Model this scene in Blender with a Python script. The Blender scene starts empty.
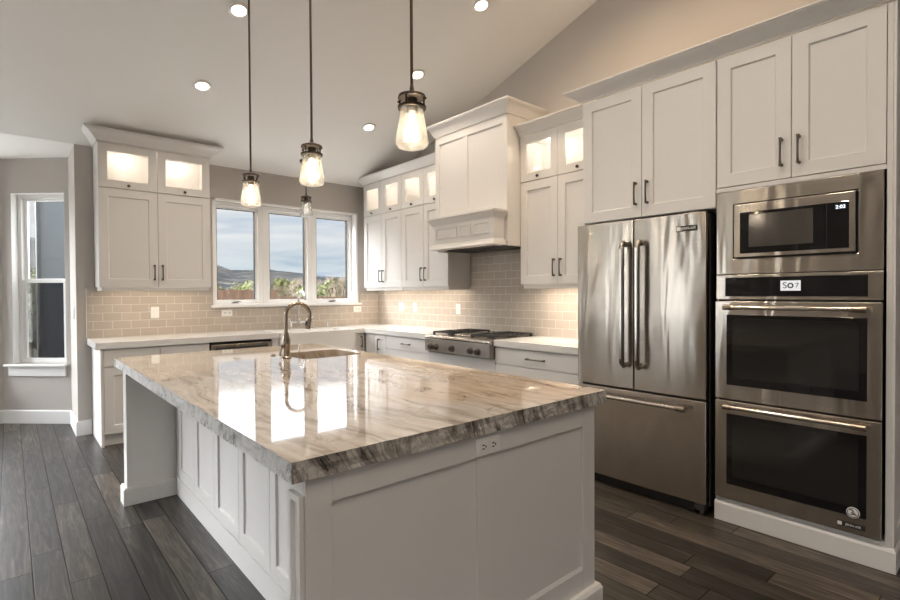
import bpy, bmesh, math, random
from math import radians as R, sin, cos, pi
from mathutils import Vector, Matrix, noise
C = bpy.context.scene.collection
sc = bpy.context.scene
random.seed(7)

# ------------------------------------------------------------------ camera
H = 1.335
cd = bpy.data.cameras.new('camera'); cam = bpy.data.objects.new('camera', cd); C.objects.link(cam)
cd.sensor_width = 36.0; cd.lens = 508.67 / 900 * 36; cd.clip_start = 0.05; cd.clip_end = 8000
yaw, pit, rol = R(40.9216), R(0.7746), R(-0.3224)
F = Vector((sin(yaw)*cos(pit), cos(yaw)*cos(pit), -sin(pit)))
r0 = F.cross(Vector((0, 0, 1))).normalized(); u0 = r0.cross(F)
rr = r0*cos(rol) + u0*sin(rol); uu = -r0*sin(rol) + u0*cos(rol)
cam.matrix_world = Matrix(((rr.x, uu.x, -F.x, 0), (rr.y, uu.y, -F.y, 0), (rr.z, uu.z, -F.z, H), (0, 0, 0, 1)))
sc.camera = cam

# ------------------------------------------------------------------ exposure, sky
sc.view_settings.view_transform = 'Standard'; sc.view_settings.look = 'None'
sc.view_settings.gamma = 1.0; sc.view_settings.exposure = 0.36
try: sc.view_settings.use_curve_mapping = False
except Exception: pass
sc.cycles.max_bounces = 8; sc.cycles.diffuse_bounces = 5; sc.cycles.glossy_bounces = 5
sc.cycles.transparent_max_bounces = 16; sc.cycles.sample_clamp_indirect = 6.0
sc.cycles.caustics_reflective = False; sc.cycles.caustics_refractive = False

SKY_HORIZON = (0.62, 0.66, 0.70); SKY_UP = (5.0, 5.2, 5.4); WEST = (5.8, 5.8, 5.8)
LAMP_W = 23.0          # each recessed lamp over the window end
LAMP_NEAR = 68.0       # each unseen ceiling lamp added nearer the viewer for extra light
PEND_W = 19.0          # each pendant bulb
DAY_W = 1.0            # daylight strength
wd = bpy.data.worlds.new('overcast_sky'); sc.world = wd; wd.use_nodes = True


class NT:
    """small helper to write node graphs"""
    def __init__(s, nt): s.nt = nt; s.n = nt.nodes; s.l = nt.links
    def new(s, t, **kw):
        nd = s.n.new(t)
        for k, v in kw.items(): setattr(nd, k, v)
        return nd
    def put(s, sock, v):
        if isinstance(v, bpy.types.NodeSocket): s.l.new(v, sock)
        elif v is not None:
            if isinstance(v, (tuple, list)) and len(v) == 3 and sock.type == 'RGBA': v = (*v, 1)
            sock.default_value = v
    def m(s, op, a, b=None, c=None):
        nd = s.new('ShaderNodeMath', operation=op)
        s.put(nd.inputs[0], a); s.put(nd.inputs[1], b)
        if c is not None: s.put(nd.inputs[2], c)
        return nd.outputs[0]
    def obj(s): return s.new('ShaderNodeTexCoord').outputs['Object']
    def xyz(s, v):
        nd = s.new('ShaderNodeSeparateXYZ'); s.put(nd.inputs[0], v); return nd.outputs
    def vec(s, x, y, z):
        nd = s.new('ShaderNodeCombineXYZ')
        for i, v in enumerate((x, y, z)): s.put(nd.inputs[i], v)
        return nd.outputs[0]
    def noise(s, v, scale=5, detail=4, rough=.5, dist=0.):
        nd = s.new('ShaderNodeTexNoise'); s.put(nd.inputs['Vector'], v)
        nd.inputs['Scale'].default_value = scale; nd.inputs['Detail'].default_value = detail
        nd.inputs['Roughness'].default_value = rough; nd.inputs['Distortion'].default_value = dist
        return nd.outputs[0]
    def ramp(s, f, stops, interp='LINEAR'):
        nd = s.new('ShaderNodeValToRGB'); s.put(nd.inputs[0], f); cr = nd.color_ramp; cr.interpolation = interp
        c4 = lambda c: (*c, 1) if len(c) == 3 else c
        cr.elements[0].position = stops[0][0]; cr.elements[0].color = c4(stops[0][1])
        cr.elements[-1].position = stops[-1][0]; cr.elements[-1].color = c4(stops[-1][1])
        for p, c in stops[1:-1]: cr.elements.new(p).color = c4(c)
        return nd.outputs[0]
    def mix(s, f, a, b, bt='MIX'):
        nd = s.new('ShaderNodeMix', data_type='RGBA', blend_type=bt)
        s.put(nd.inputs[0], f); s.put(nd.inputs[6], a); s.put(nd.inputs[7], b); return nd.outputs[2]
    def bump(s, h, strength=.2, dist=.01):
        nd = s.new('ShaderNodeBump'); s.put(nd.inputs['Height'], h)
        nd.inputs['Strength'].default_value = strength; nd.inputs['Distance'].default_value = dist
        return nd.outputs[0]


w = NT(wd.node_tree); bg = [n for n in w.n if n.type == 'BACKGROUND'][0]
g = w.new('ShaderNodeTexCoord').outputs['Generated']
x_, y_, z_ = w.xyz(g)
base = w.ramp(z_, [(0, (0.22, .23, .22)), (.001, SKY_HORIZON), (.035, (.57, .62, .67)), (.055, (.48, .55, .60)), (.09, (.56, .60, .635)), (.165, (.63, .65, .675)), (.205, (3.2, 3.25, 3.3)), (.45, SKY_UP), (1, SKY_UP)])
cl = w.noise(w.vec(w.m('MULTIPLY', x_, 3), w.m('MULTIPLY', y_, 3), w.m('MULTIPLY', z_, 30)), 1.4, 6, .55, .4)
clc = w.ramp(cl, [(.34, (.78, .84, .92)), (.48, (1, 1, 1)), (.66, (1.16, 1.12, 1.08))])
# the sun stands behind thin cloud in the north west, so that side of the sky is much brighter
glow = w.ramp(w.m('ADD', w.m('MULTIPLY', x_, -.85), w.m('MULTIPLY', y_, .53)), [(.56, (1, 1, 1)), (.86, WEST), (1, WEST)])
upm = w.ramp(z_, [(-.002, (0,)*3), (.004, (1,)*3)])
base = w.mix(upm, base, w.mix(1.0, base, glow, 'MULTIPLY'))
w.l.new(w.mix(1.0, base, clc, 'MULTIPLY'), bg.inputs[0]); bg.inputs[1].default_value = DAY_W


# ------------------------------------------------------------------ materials
def mat(name, base=(.8, .8, .8), rough=.5, metal=0., spec=None, fn=None, **kw):
    m = bpy.data.materials.new(name); m.use_nodes = True
    t = NT(m.node_tree); b = [n for n in t.n if n.type == 'BSDF_PRINCIPLED'][0]
    t.put(b.inputs['Base Color'], base); b.inputs['Roughness'].default_value = rough; b.inputs['Metallic'].default_value = metal
    if spec is not None: b.inputs['Specular IOR Level'].default_value = spec
    for k, v in kw.items(): t.put(b.inputs[k.replace('_', ' ')], v)
    if fn: fn(t, b)
    return m


def f_paint(t, b):
    o = t.obj(); t.l.new(t.bump(t.noise(o, 60, 2), .04, .002), b.inputs['Normal'])
def f_wall(t, b):
    o = t.obj(); t.l.new(t.bump(t.noise(o, 120, 3), .12, .002), b.inputs['Normal'])
M = {}
M['cab'] = mat('white_cabinet_paint', (.76, .735, .71), .38, fn=f_paint)
M['trim'] = mat('white_trim_paint', (.86, .85, .835), .4, fn=f_paint)
M['wall'] = mat('greige_wall_paint', (.50, .462, .43), .75, fn=f_wall)
M['ceil'] = mat('ceiling_paint', (.87, .85, .825), .85, fn=f_wall)
M['white'] = mat('white_plastic', (.85, .84, .82), .35)
M['quartz'] = mat('white_quartz', (.80, .79, .77), .18, fn=lambda t, b: t.l.new(
    t.ramp(t.noise(t.obj(), 140, 2), [(.3, (.74, .73, .71)), (.7, (.82, .81, .79))]), b.inputs['Base Color']))
M['ceramic'] = mat('white_fireclay', (.82, .80, .78), .15)
M['bronze'] = mat('dark_bronze', (.075, .058, .045), .38, .85)
M['pewter'] = mat('dark_pewter', (.16, .14, .125), .33, .9)
M['handle_steel'] = mat('satin_handle_steel', (.34, .31, .28), .3, 1.)
M['black'] = mat('black_gap', (.012, .012, .012), .6)
M['iron'] = mat('cast_iron', (.03, .03, .03), .55, .2)
M['chrome'] = mat('chrome', (.72, .72, .72), .1, 1.)
M['nickel'] = mat('brushed_nickel', (.42, .355, .29), .24, 1.)
M['darksteel'] = mat('dark_appliance_side', (.05, .05, .05), .4, .3)
M['blackglass'] = mat('black_oven_glass', (.008, .008, .009), .035, spec=.55)
M['ovenwin'] = mat('oven_window_glass', (.02, .019, .018), .04, spec=.6)
M['mwwin'] = mat('microwave_window_mesh', (.075, .068, .06), .12, spec=.5)
M['cavity'] = mat('dark_cavity', (.03, .03, .03), .7)
M['cap'] = mat('lamp_trim_white', (.85, .83, .8), .5)


def f_steel(rot):
    def f(t, b):
        o = t.obj(); x, y, z = t.xyz(o)
        low = t.noise(t.vec(t.m('MULTIPLY', x, 5.5), t.m('MULTIPLY', y, 5.5), t.m('MULTIPLY', z, 1.1)), 1.0, 2, .5, .5)
        t.l.new(t.bump(low, .65, .02), b.inputs['Normal'])
        tg = t.new('ShaderNodeTangent', direction_type='RADIAL', axis='Z')
        t.l.new(tg.outputs[0], b.inputs['Tangent'])
        b.inputs['Anisotropic'].default_value = .85; b.inputs['Anisotropic Rotation'].default_value = .25
        fine = t.noise(t.vec(t.m('MULTIPLY', x, 3), t.m('MULTIPLY', y, 3), t.m('MULTIPLY', z, 500)), 1, 2)
        t.l.new(t.ramp(fine, [(.3, (.40, .36, .315)), (.7, (.49, .445, .39))]), b.inputs['Base Color'])
    return f
M['steel'] = mat('brushed_stainless_steel', (.55, .53, .50), .27, 1., fn=f_steel(0.0))
M['steelfront'] = mat('satin_steel_front', (.40, .375, .345), .36, 1.)
M['steelbar'] = mat('polished_steel_bar', (.62, .58, .53), .2, 1.)


def emis(name, col, st, base=(.8, .8, .8)):
    m = mat(name, base, .4); b = [n for n in m.node_tree.nodes if n.type == 'BSDF_PRINCIPLED'][0]
    b.inputs['Emission Color'].default_value = (*col, 1); b.inputs['Emission Strength'].default_value = st
    return m
M['lens'] = emis('lit_lamp_lens', (1, .88, .70), 9.)
M['bulb'] = emis('lit_filament_bulb', (1, .80, .52), 26.)
M['puck'] = emis('lit_puck_lens', (1, .86, .66), 6.)
M['digit'] = emis('lit_clock_digits', (.75, .85, 1.), 1.6)
M['lcd'] = emis('lit_display', (.75, .77, .80), .55, (.5, .5, .5))


def glass(name, tint=(1, 1, 1), refl=1.0, white=0., bump=False, rough=0.):
    m = bpy.data.materials.new(name); m.use_nodes = True; t = NT(m.node_tree); t.n.clear()
    out = t.new('ShaderNodeOutputMaterial'); tr = t.new('ShaderNodeBsdfTransparent'); t.put(tr.inputs[0], tint)
    gl = t.new('ShaderNodeBsdfGlossy'); gl.inputs['Roughness'].default_value = rough
    fr = t.new('ShaderNodeFresnel'); fr.inputs[0].default_value = 1.5
    if bump:
        nz = t.bump(t.noise(t.obj(), 95, 2, .5), .6, .004); t.l.new(nz, gl.inputs['Normal']); t.l.new(nz, fr.inputs['Normal'])
    mx = t.new('ShaderNodeMixShader'); t.l.new(t.m('MULTIPLY', fr.outputs[0], refl), mx.inputs[0])
    t.l.new(tr.outputs[0], mx.inputs[1]); t.l.new(gl.outputs[0], mx.inputs[2]); res = mx.outputs[0]
    if white:
        tl = t.new('ShaderNodeBsdfTranslucent'); df = t.new('ShaderNodeBsdfDiffuse')
        a = t.new('ShaderNodeAddShader'); t.l.new(tl.outputs[0], a.inputs[0]); t.l.new(df.outputs[0], a.inputs[1])
        tl.inputs[0].default_value = df.inputs[0].default_value = (.5, .49, .47, 1)
        m2 = t.new('ShaderNodeMixShader'); m2.inputs[0].default_value = white
        if bump:
            k = t.ramp(t.noise(t.obj(), 70, 3, .6), [(.42, (white*.35,)*3), (.66, (min(1, white*2.4),)*3)]); t.l.new(k, m2.inputs[0])
        t.l.new(res, m2.inputs[1]); t.l.new(a.outputs[0], m2.inputs[2]); res = m2.outputs[0]
    t.l.new(res, out.inputs[0]); return m
M['pane'] = glass('clear_window_glass', (.98, .985, .985), .15)
M['seeded'] = glass('seeded_glass', (.97, .96, .95), .9, .06, True, .03)
M['frosted'] = glass('frosted_seeded_glass', (.97, .97, .97), .9, .22, True, .03)
M['cabglass'] = glass('seeded_cabinet_glass', (.98, .98, .97), .45, .05)
M['screen'] = glass('insect_screen', (.45, .46, .48), .05)


def f_floor(t, b):
    x, y, z = t.xyz(t.obj())
    W = .127; L = 1.15
    rx = t.m('DIVIDE', t.m('ADD', x, .058), W); row = t.m('FLOOR', rx)
    wn = t.new('ShaderNodeTexWhiteNoise', noise_dimensions='1D'); t.put(wn.inputs['W'], row)
    yy = t.m('ADD', t.m('DIVIDE', y, L), t.m('MULTIPLY', wn.outputs['Value'], 7.3)); col = t.m('FLOOR', yy)
    w2 = t.new('ShaderNodeTexWhiteNoise', noise_dimensions='2D'); t.put(w2.inputs['Vector'], t.vec(row, col, 0))
    pid = w2.outputs['Value']
    fx = t.m('FRACT', rx); fy = t.m('FRACT', yy)
    ex = t.m('MULTIPLY', t.m('MINIMUM', fx, t.m('SUBTRACT', 1, fx)), W)
    ey = t.m('MULTIPLY', t.m('MINIMUM', fy, t.m('SUBTRACT', 1, fy)), L)
    edge = t.m('MINIMUM', ex, ey)
    seam = t.m('SMOOTH_MIN', t.m('DIVIDE', edge, .0042), 1., .2)
    gv = t.vec(t.m('ADD', t.m('MULTIPLY', x, 22), t.m('MULTIPLY', pid, 90)), t.m('MULTIPLY', y, 1.6), t.m('MULTIPLY', pid, 40))
    grain = t.noise(gv, 1.6, 7, .65, 1.2)
    blotch = t.noise(t.vec(t.m('MULTIPLY', x, 5), y, t.m('MULTIPLY', pid, 30)), 1.8, 4, .6)
    c1 = t.ramp(grain, [(.28, (.011, .0095, .008)), (.47, (.030, .0258, .022)), (.60, (.062, .052, .043)), (.72, (.135, .110, .088))])
    tone = t.ramp(t.m('ADD', t.m('MULTIPLY', pid, .95), t.m('MULTIPLY', t.m('SUBTRACT', blotch, .25), .5)), [(.08, (.48, .48, .48)), (.6, (1.05, 1.03, 1.0)), (1., (2.2, 2.12, 2.0))])
    c2 = t.mix(1., c1, tone, 'MULTIPLY')
    t.l.new(t.mix(seam, (.006, .005, .004), c2), b.inputs['Base Color'])
    h = t.m('ADD', t.m('MULTIPLY', seam, .55), t.m('MULTIPLY', grain, .35))
    t.l.new(t.bump(h, .3, .003), b.inputs['Normal'])
    t.l.new(t.ramp(grain, [(.2, (.44,)*3), (.8, (.32,)*3)]), b.inputs['Roughness'])
    t.l.new(t.m('MULTIPLY', seam, .5), b.inputs['Specular IOR Level'])
M['floor'] = mat('dark_oak_planks', rough=.35, spec=.5, fn=f_floor)


def f_tile(axis, ox):
    def f(t, b):
        x, y, z = t.xyz(t.obj()); u = x if axis == 'x' else y
        br = t.new('ShaderNodeTexBrick'); br.offset = .5; br.squash = 1
        t.l.new(t.vec(t.m('ADD', u, ox), t.m('SUBTRACT', z, .9215), 0), br.inputs['Vector'])
        br.inputs['Scale'].default_value = 1; br.inputs['Brick Width'].default_value = .157; br.inputs['Row Height'].default_value = .0797
        br.inputs['Mortar Size'].default_value = .0022; br.inputs['Mortar Smooth'].default_value = .15; br.inputs['Bias'].default_value = 0
        br.inputs['Color1'].default_value = (.54, .475, .41, 1); br.inputs['Color2'].default_value = (.49, .43, .37, 1); br.inputs['Mortar'].default_value = (.72, .68, .63, 1)
        t.l.new(br.outputs['Color'], b.inputs['Base Color'])
        inv = t.m('SUBTRACT', 1, br.outputs['Fac'])
        wob = t.noise(t.obj(), 9, 2)
        t.l.new(t.bump(t.m('ADD', t.m('MULTIPLY', inv, 1.), t.m('MULTIPLY', wob, .5)), .35, .003), b.inputs['Normal'])
        t.l.new(t.ramp(br.outputs['Fac'], [(0, (.13,)*3), (1, (.7,)*3)]), b.inputs['Roughness'])
    return f
M['tile_x'] = mat('taupe_glazed_tile_back', rough=.15, fn=f_tile('x', .02))
M['tile_y'] = mat('taupe_glazed_tile_side', rough=.15, fn=f_tile('y', .05))


def f_stone(edge, pale=0.):
    def f(t, b):
        x, y, z = t.xyz(t.obj())
        wv = t.m('MULTIPLY', t.m('SUBTRACT', t.noise(t.vec(x, t.m('MULTIPLY', y, .6), z), 1.2, 4, .55), .5), .42)
        u = t.m('ADD', t.m('ADD', x, wv), t.m('MULTIPLY', z, .35))
        v = t.vec(t.m('MULTIPLY', u, 15. if not edge else 17.), t.m('MULTIPLY', y, 1.05 if not edge else 5.), t.m('MULTIPLY', z, 3. if not edge else 6.))
        n1 = t.noise(v, 1.2, 8, .68, .35)
        fine = t.noise(t.vec(t.m('MULTIPLY', u, 55 if not edge else 80), t.m('MULTIPLY', y, 7 if not edge else 40), t.m('MULTIPLY', z, 22 if not edge else 7)), 1., 5, .7, .5)
        big = t.noise(t.vec(t.m('MULTIPLY', x, 1.), t.m('MULTIPLY', y, .9), z), 1.5, 3, .5, .4)
        k = t.m('ADD', t.m('MULTIPLY', n1, .74 if not edge else .62), t.m('MULTIPLY', fine, .26 if not edge else .38))
        if edge:
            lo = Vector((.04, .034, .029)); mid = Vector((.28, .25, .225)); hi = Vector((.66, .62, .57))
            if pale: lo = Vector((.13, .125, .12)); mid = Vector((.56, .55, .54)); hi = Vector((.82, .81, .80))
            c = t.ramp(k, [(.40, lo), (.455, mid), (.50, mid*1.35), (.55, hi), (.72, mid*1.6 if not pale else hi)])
        else:
            warm = t.ramp(k, [(.33, (.16, .10, .065)), (.40, (.32, .23, .16)), (.45, (.45, .35, .26)), (.55, (.50, .405, .315)), (.68, (.60, .52, .43))])
            cool = t.ramp(k, [(.33, (.15, .12, .10)), (.42, (.33, .29, .26)), (.49, (.48, .435, .395)), (.66, (.62, .58, .54))])
            # the slab is cool grey along its seating side and honey coloured on the range side
            side = t.m('ADD', t.m('MULTIPLY', t.m('SUBTRACT', x, .95), .9), t.m('MULTIPLY', t.m('SUBTRACT', big, .5), 2.2))
            c = t.mix(t.ramp(side, [(.0, (0,)*3), (.45, (1,)*3)]), cool, warm)
            mot = t.noise(t.vec(x, t.m('MULTIPLY', y, .8), z), 7, 7, .72, .8)
            c = t.mix(t.ramp(mot, [(.54, (0,)*3), (.66, (.75,)*3)]), c, (.25, .185, .13))
        t.l.new(c, b.inputs['Base Color'])
        if edge:
            t.l.new(t.bump(t.noise(t.vec(x, y, z), 90, 6, .7), .9, .006), b.inputs['Normal'])
    return f
M['stone'] = mat('polished_quartzite', rough=.05, spec=.5, fn=f_stone(False), IOR=1.5, Coat_Weight=.4, Coat_Roughness=.02, Coat_IOR=1.5)
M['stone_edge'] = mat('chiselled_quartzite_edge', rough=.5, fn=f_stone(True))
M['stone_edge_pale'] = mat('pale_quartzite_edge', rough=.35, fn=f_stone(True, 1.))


# ------------------------------------------------------------------ mesh helpers
def nb(): return bmesh.new()

def box(bm, x0, x1, y0, y1, z0, z1):
    v = [bm.verts.new((x, y, z)) for x in (x0, x1) for y in (y0, y1) for z in (z0, z1)]
    for f in ((0, 1, 3, 2), (4, 6, 7, 5), (0, 4, 5, 1), (2, 3, 7, 6), (0, 2, 6, 4), (1, 5, 7, 3)):
        bm.faces.new([v[i] for i in f])
    return v

def frame_of(d):
    d = d.normalized(); a = Vector((0, 0, 1)) if abs(d.z) < .95 else Vector((1, 0, 0))
    e1 = d.cross(a).normalized(); return e1, d.cross(e1).normalized()

def tube(bm, pts, r, seg=10, caps=True):
    pts = [Vector(p) for p in pts]; n = len(pts)
    rs = r if isinstance(r, (list, tuple)) else [r]*n
    rings = []; e1 = None
    for i, p in enumerate(pts):
        d = (pts[min(i+1, n-1)] - pts[max(i-1, 0)])
        if d.length < 1e-9: d = pts[i]-pts[i-1] if i else pts[1]-pts[0]
        d.normalize()
        if e1 is None: e1, e2 = frame_of(d)
        else:
            e1 = (e1 - d*e1.dot(d)).normalized(); e2 = d.cross(e1)
        rings.append([bm.verts.new(p + (e1*cos(2*pi*k/seg) + e2*sin(2*pi*k/seg))*rs[i]) for k in range(seg)])
    for a, b in zip(rings, rings[1:]):
        for k in range(seg): bm.faces.new((a[k], a[(k+1) % seg], b[(k+1) % seg], b[k]))
    if caps: bm.faces.new(rings[0][::-1]); bm.faces.new(rings[-1])

def cyl(bm, p0, p1, r0, r1=None, seg=16): tube(bm, [p0, p1], [r0, r0 if r1 is None else r1], seg)

def lathe(bm, prof, c=(0, 0, 0), seg=32, closed=False, axis='z'):
    rings = []
    def pt(r, h, a):
        if axis == 'z': q = (r*cos(a), r*sin(a), h)
        elif axis == 'y': q = (r*cos(a), h, r*sin(a))
        else: q = (h, r*cos(a), r*sin(a))
        return Vector(c)+Vector(q)
    for r, h in prof:
        if r < 1e-6: rings.append([bm.verts.new(pt(0, h, 0))])
        else: rings.append([bm.verts.new(pt(r, h, 2*pi*k/seg)) for k in range(seg)])
    prs = list(zip(rings, rings[1:])) + ([(rings[-1], rings[0])] if closed else [])
    for a, b in prs:
        for k in range(seg):
            k2 = (k+1) % seg
            if len(a) == 1 and len(b) > 1: bm.faces.new((a[0], b[k2], b[k]))
            elif len(b) == 1 and len(a) > 1: bm.faces.new((a[k], a[k2], b[0]))
            elif len(a) > 1: bm.faces.new((a[k], a[k2], b[k2], b[k]))

def mould(bm, path, prof):
    """sweep profile (out, z) along a plan path with mitred corners; outward = right of travel"""
    n = len(path); P = [Vector((*p, 0)) for p in path]; nor = []
    for a, b in zip(P, P[1:]):
        d = (b-a).normalized(); nor.append(Vector((d.y, -d.x, 0)))
    rings = []
    for i, p in enumerate(P):
        if i == 0: m = nor[0]
        elif i == n-1: m = nor[-1]
        else:
            s = nor[i-1]+nor[i]; m = s/(s.dot(nor[i]))
        rings.append([bm.verts.new(p+m*o+Vector((0, 0, z))) for o, z in prof])
    k = len(prof)
    for a, b in zip(rings, rings[1:]):
        for j in range(k): bm.faces.new((a[j], a[(j+1) % k], b[(j+1) % k], b[j]))
    bm.faces.new(rings[0][::-1]); bm.faces.new(rings[-1])

def ring(bm, A, Bv):
    n = len(A)
    for i in range(n): bm.faces.new((A[i], A[(i+1) % n], Bv[(i+1) % n], Bv[i]))

def door_bm(bm, x0, x1, z0, z1, y=0., t=.02, fr=.062, rec=.010, glassy=False):
    def rect(i, yy): return [bm.verts.new(c) for c in ((x0+i, yy, z0+i), (x1-i, yy, z0+i), (x1-i, yy, z1-i), (x0+i, yy, z1-i))]
    bk = rect(0, y+t); fo = rect(0, y); fi = rect(fr, y)
    ring(bm, fo, bk); ring(bm, fi, fo)
    if glassy:
        bi = rect(fr, y+t); ring(bm, bi, fi); ring(bm, bk, bi)
    else:
        pi_ = rect(fr+.004, y+rec); ring(bm, pi_, fi); bm.faces.new(pi_); bm.faces.new(bk[::-1])

def plate(bm, outer, holes, z0, z1):
    def loop(p, z): return [bm.verts.new((*q, z)) for q in p]
    tops = [loop(p, z1) for p in [outer]+holes]; bots = [loop(p, z0) for p in [outer]+holes]
    for L in (tops, bots):
        ed = []
        for lp in L:
            for i in range(len(lp)): ed.append(bm.edges.new((lp[i], lp[(i+1) % len(lp)])))
        bmesh.ops.triangle_fill(bm, use_beauty=True, use_dissolve=False, edges=ed)
    for a, b in zip(tops, bots): ring(bm, a, b)

def rrect(x0, x1, y0, y1, r, n=5):
    out = []
    for cx, cy, a0 in ((x1-r, y1-r, 0), (x0+r, y1-r, 90), (x0+r, y0+r, 180), (x1-r, y0+r, 270)):
        for k in range(n+1):
            a = R(a0+90*k/n); out.append((cx+r*cos(a), cy+r*sin(a)))
    return out

def obj(name, bm, m, parent=None, bevel=0., smooth=False, loc=None, label=None, rotz=0., seg=2):
    bmesh.ops.recalc_face_normals(bm, faces=bm.faces)
    me = bpy.data.meshes.new(name); bm.to_mesh(me); bm.free()
    if isinstance(m, (list, tuple)):
        for q in m: me.materials.append(q)
    else: me.materials.append(m)
    o = bpy.data.objects.new(name, me); C.objects.link(o)
    if parent: o.parent = parent
    if loc: o.location = loc
    o.rotation_euler = (0, 0, rotz)
    if smooth:
        for p in me.polygons: p.use_smooth = True
    if bevel:
        md = o.modifiers.new('edge', 'BEVEL'); md.width = bevel; md.segments = seg; md.limit_method = 'ANGLE'; md.angle_limit = R(40)
        md.harden_normals = False
    if label: o['label'] = label
    return o

def auto_smooth(o, ang=35):
    me = o.data
    for p in me.polygons: p.use_smooth = True
    bm = bmesh.new(); bm.from_mesh(me)
    for e in bm.edges:
        if len(e.link_faces) != 2 or e.calc_face_angle(0) > R(ang): e.smooth = False
    bm.to_mesh(me); bm.free(); return o

def tag(o, label, cat, group=None, kind=None):
    if label: o['label'] = label
    if cat: o['category'] = cat
    if group: o['group'] = group
    if kind: o['kind'] = kind
    return o

def thing(name, label, cat, loc=(0, 0, 0), rotz=0., group=None):
    o = bpy.data.objects.new(name, None); C.objects.link(o); o.empty_display_size = .1
    o.location = loc; o.rotation_euler = (0, 0, rotz); return tag(o, label, cat, group)

def struct(name, bm, m, **k):
    o = obj(name, bm, m, **k)
    if not k.get('parent'): o['kind'] = 'structure'
    return o

def lamp(name, typ, loc, power, col, parent=None, size=.1, rot=None, spot=None, blend=.5, sy=None):
    l = bpy.data.lights.new(name, typ); l.energy = power; l.color = col
    if typ == 'AREA':
        l.shape = 'RECTANGLE' if sy else 'DISK'; l.size = size
        if sy: l.size_y = sy
    elif typ == 'SPOT': l.spot_size = R(spot); l.spot_blend = blend; l.shadow_soft_size = size
    else: l.shadow_soft_size = size
    o = bpy.data.objects.new(name, l); C.objects.link(o)
    if parent: o.parent = parent
    o.location = loc
    if rot: o.rotation_euler = rot
    return o

def text_bm(s, size, ext=.0006):
    cu = bpy.data.curves.new('lettering', 'FONT'); cu.body = s; cu.size = size; cu.extrude = ext
    cu.align_x = 'CENTER'; cu.align_y = 'CENTER'
    o = bpy.data.objects.new('lettering', cu); C.objects.link(o)
    dg = bpy.context.evaluated_depsgraph_get(); me = bpy.data.meshes.new_from_object(o.evaluated_get(dg))
    bm = bmesh.new(); bm.from_mesh(me); bpy.data.objects.remove(o); bpy.data.meshes.remove(me); bpy.data.curves.remove(cu)
    bmesh.ops.transform(bm, matrix=Matrix.Rotation(R(90), 4, 'X'), verts=bm.verts)
    return bm

AMBER = (1., .74, .47); WARM = (1., .86, .71); WARM2 = (1., .90, .78)
W_, D_ = 3.85, 5.95         # range wall plane, window wall plane
EAVE, SL = 2.76, .3125
RIDGE_Y = .7
def ceil_z(y): return EAVE+SL*(D_-y) if y > RIDGE_Y else EAVE+SL*(D_-RIDGE_Y)-SL*(RIDGE_Y-y)
XL, YB = -4.2, -4.5

# ------------------------------------------------------------------ room shell
bm = nb(); plate(bm, [(XL-.1, YB-.1), (W_+.1, YB-.1), (W_+.1, D_+.1), (.58, D_+.1), (.58, 6.62), (0, 7.2), (-1.65, 7.2), (-2.23, 6.62), (-2.23, D_+.1), (XL-.1, D_+.1)], [], -.06, 0)
struct('floor', bm, M['floor'])
bm = nb()
prof = [(D_, EAVE), (RIDGE_Y, ceil_z(RIDGE_Y)), (YB, ceil_z(YB))]
a = [bm.verts.new((XL, y, z)) for y, z in prof]+[bm.verts.new((XL, y, z+.12)) for y, z in prof[::-1]]
b = [bm.verts.new((W_, y, z)) for y, z in prof]+[bm.verts.new((W_, y, z+.12)) for y, z in prof[::-1]]
ring(bm, a, b); bm.faces.new(a); bm.faces.new(b)
struct('ceiling', bm, M['ceil'])
bm = nb(); plate(bm, [(.58, D_), (.58, 6.62), (0, 7.2), (-1.65, 7.2), (-2.23, 6.62), (-2.23, D_)], [], EAVE, EAVE+.1)
struct('ceiling_nook', bm, M['ceil'])


def wall(name, p0, p1, z0, z1, holes, th=.14, gable=None, m='wall'):
    """wall from p0 to p1 (room on the left of travel), holes = [(s0,s1,za,zb)], built of solid boxes; outward to the right"""
    p0, p1 = Vector((*p0, 0)), Vector((*p1, 0)); L = (p1-p0).length; d = (p1-p0)/L; n = Vector((d.y, -d.x, 0))
    bm = nb()
    ss = sorted({0., L, *[h[0] for h in holes], *[h[1] for h in holes]})
    def seg(s0, s1, a, b_):
        if b_-a < 1e-6: return
        v = []
        for s in (s0, s1):
            for o in (0, th):
                for z in (a, b_): v.append(bm.verts.new(p0+d*s+n*o+Vector((0, 0, z))))
        for f in ((0, 1, 3, 2), (4, 6, 7, 5), (0, 4, 5, 1), (2, 3, 7, 6), (0, 2, 6, 4), (1, 5, 7, 3)): bm.faces.new([v[i] for i in f])
    for s0, s1 in zip(ss, ss[1:]):
        hs = [h for h in holes if h[0] <= s0+1e-6 and h[1] >= s1-1e-6]
        if hs: seg(s0, s1, z0, hs[0][2]); seg(s0, s1, hs[0][3], z1)
        else: seg(s0, s1, z0, z1)
    if gable:
        A = [bm.verts.new(Vector((*q[:2], q[2]))) for q in gable]; Bv = [bm.verts.new(Vector(q)+n*th) for q in gable]
        ring(bm, A, Bv); bm.faces.new(A); bm.faces.new(Bv)
    return struct(name, bm, M[m])

WX0, WX1, WZ0, WZ1 = 1.72, 3.502, 1.215, 2.385           # triple window opening
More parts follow.
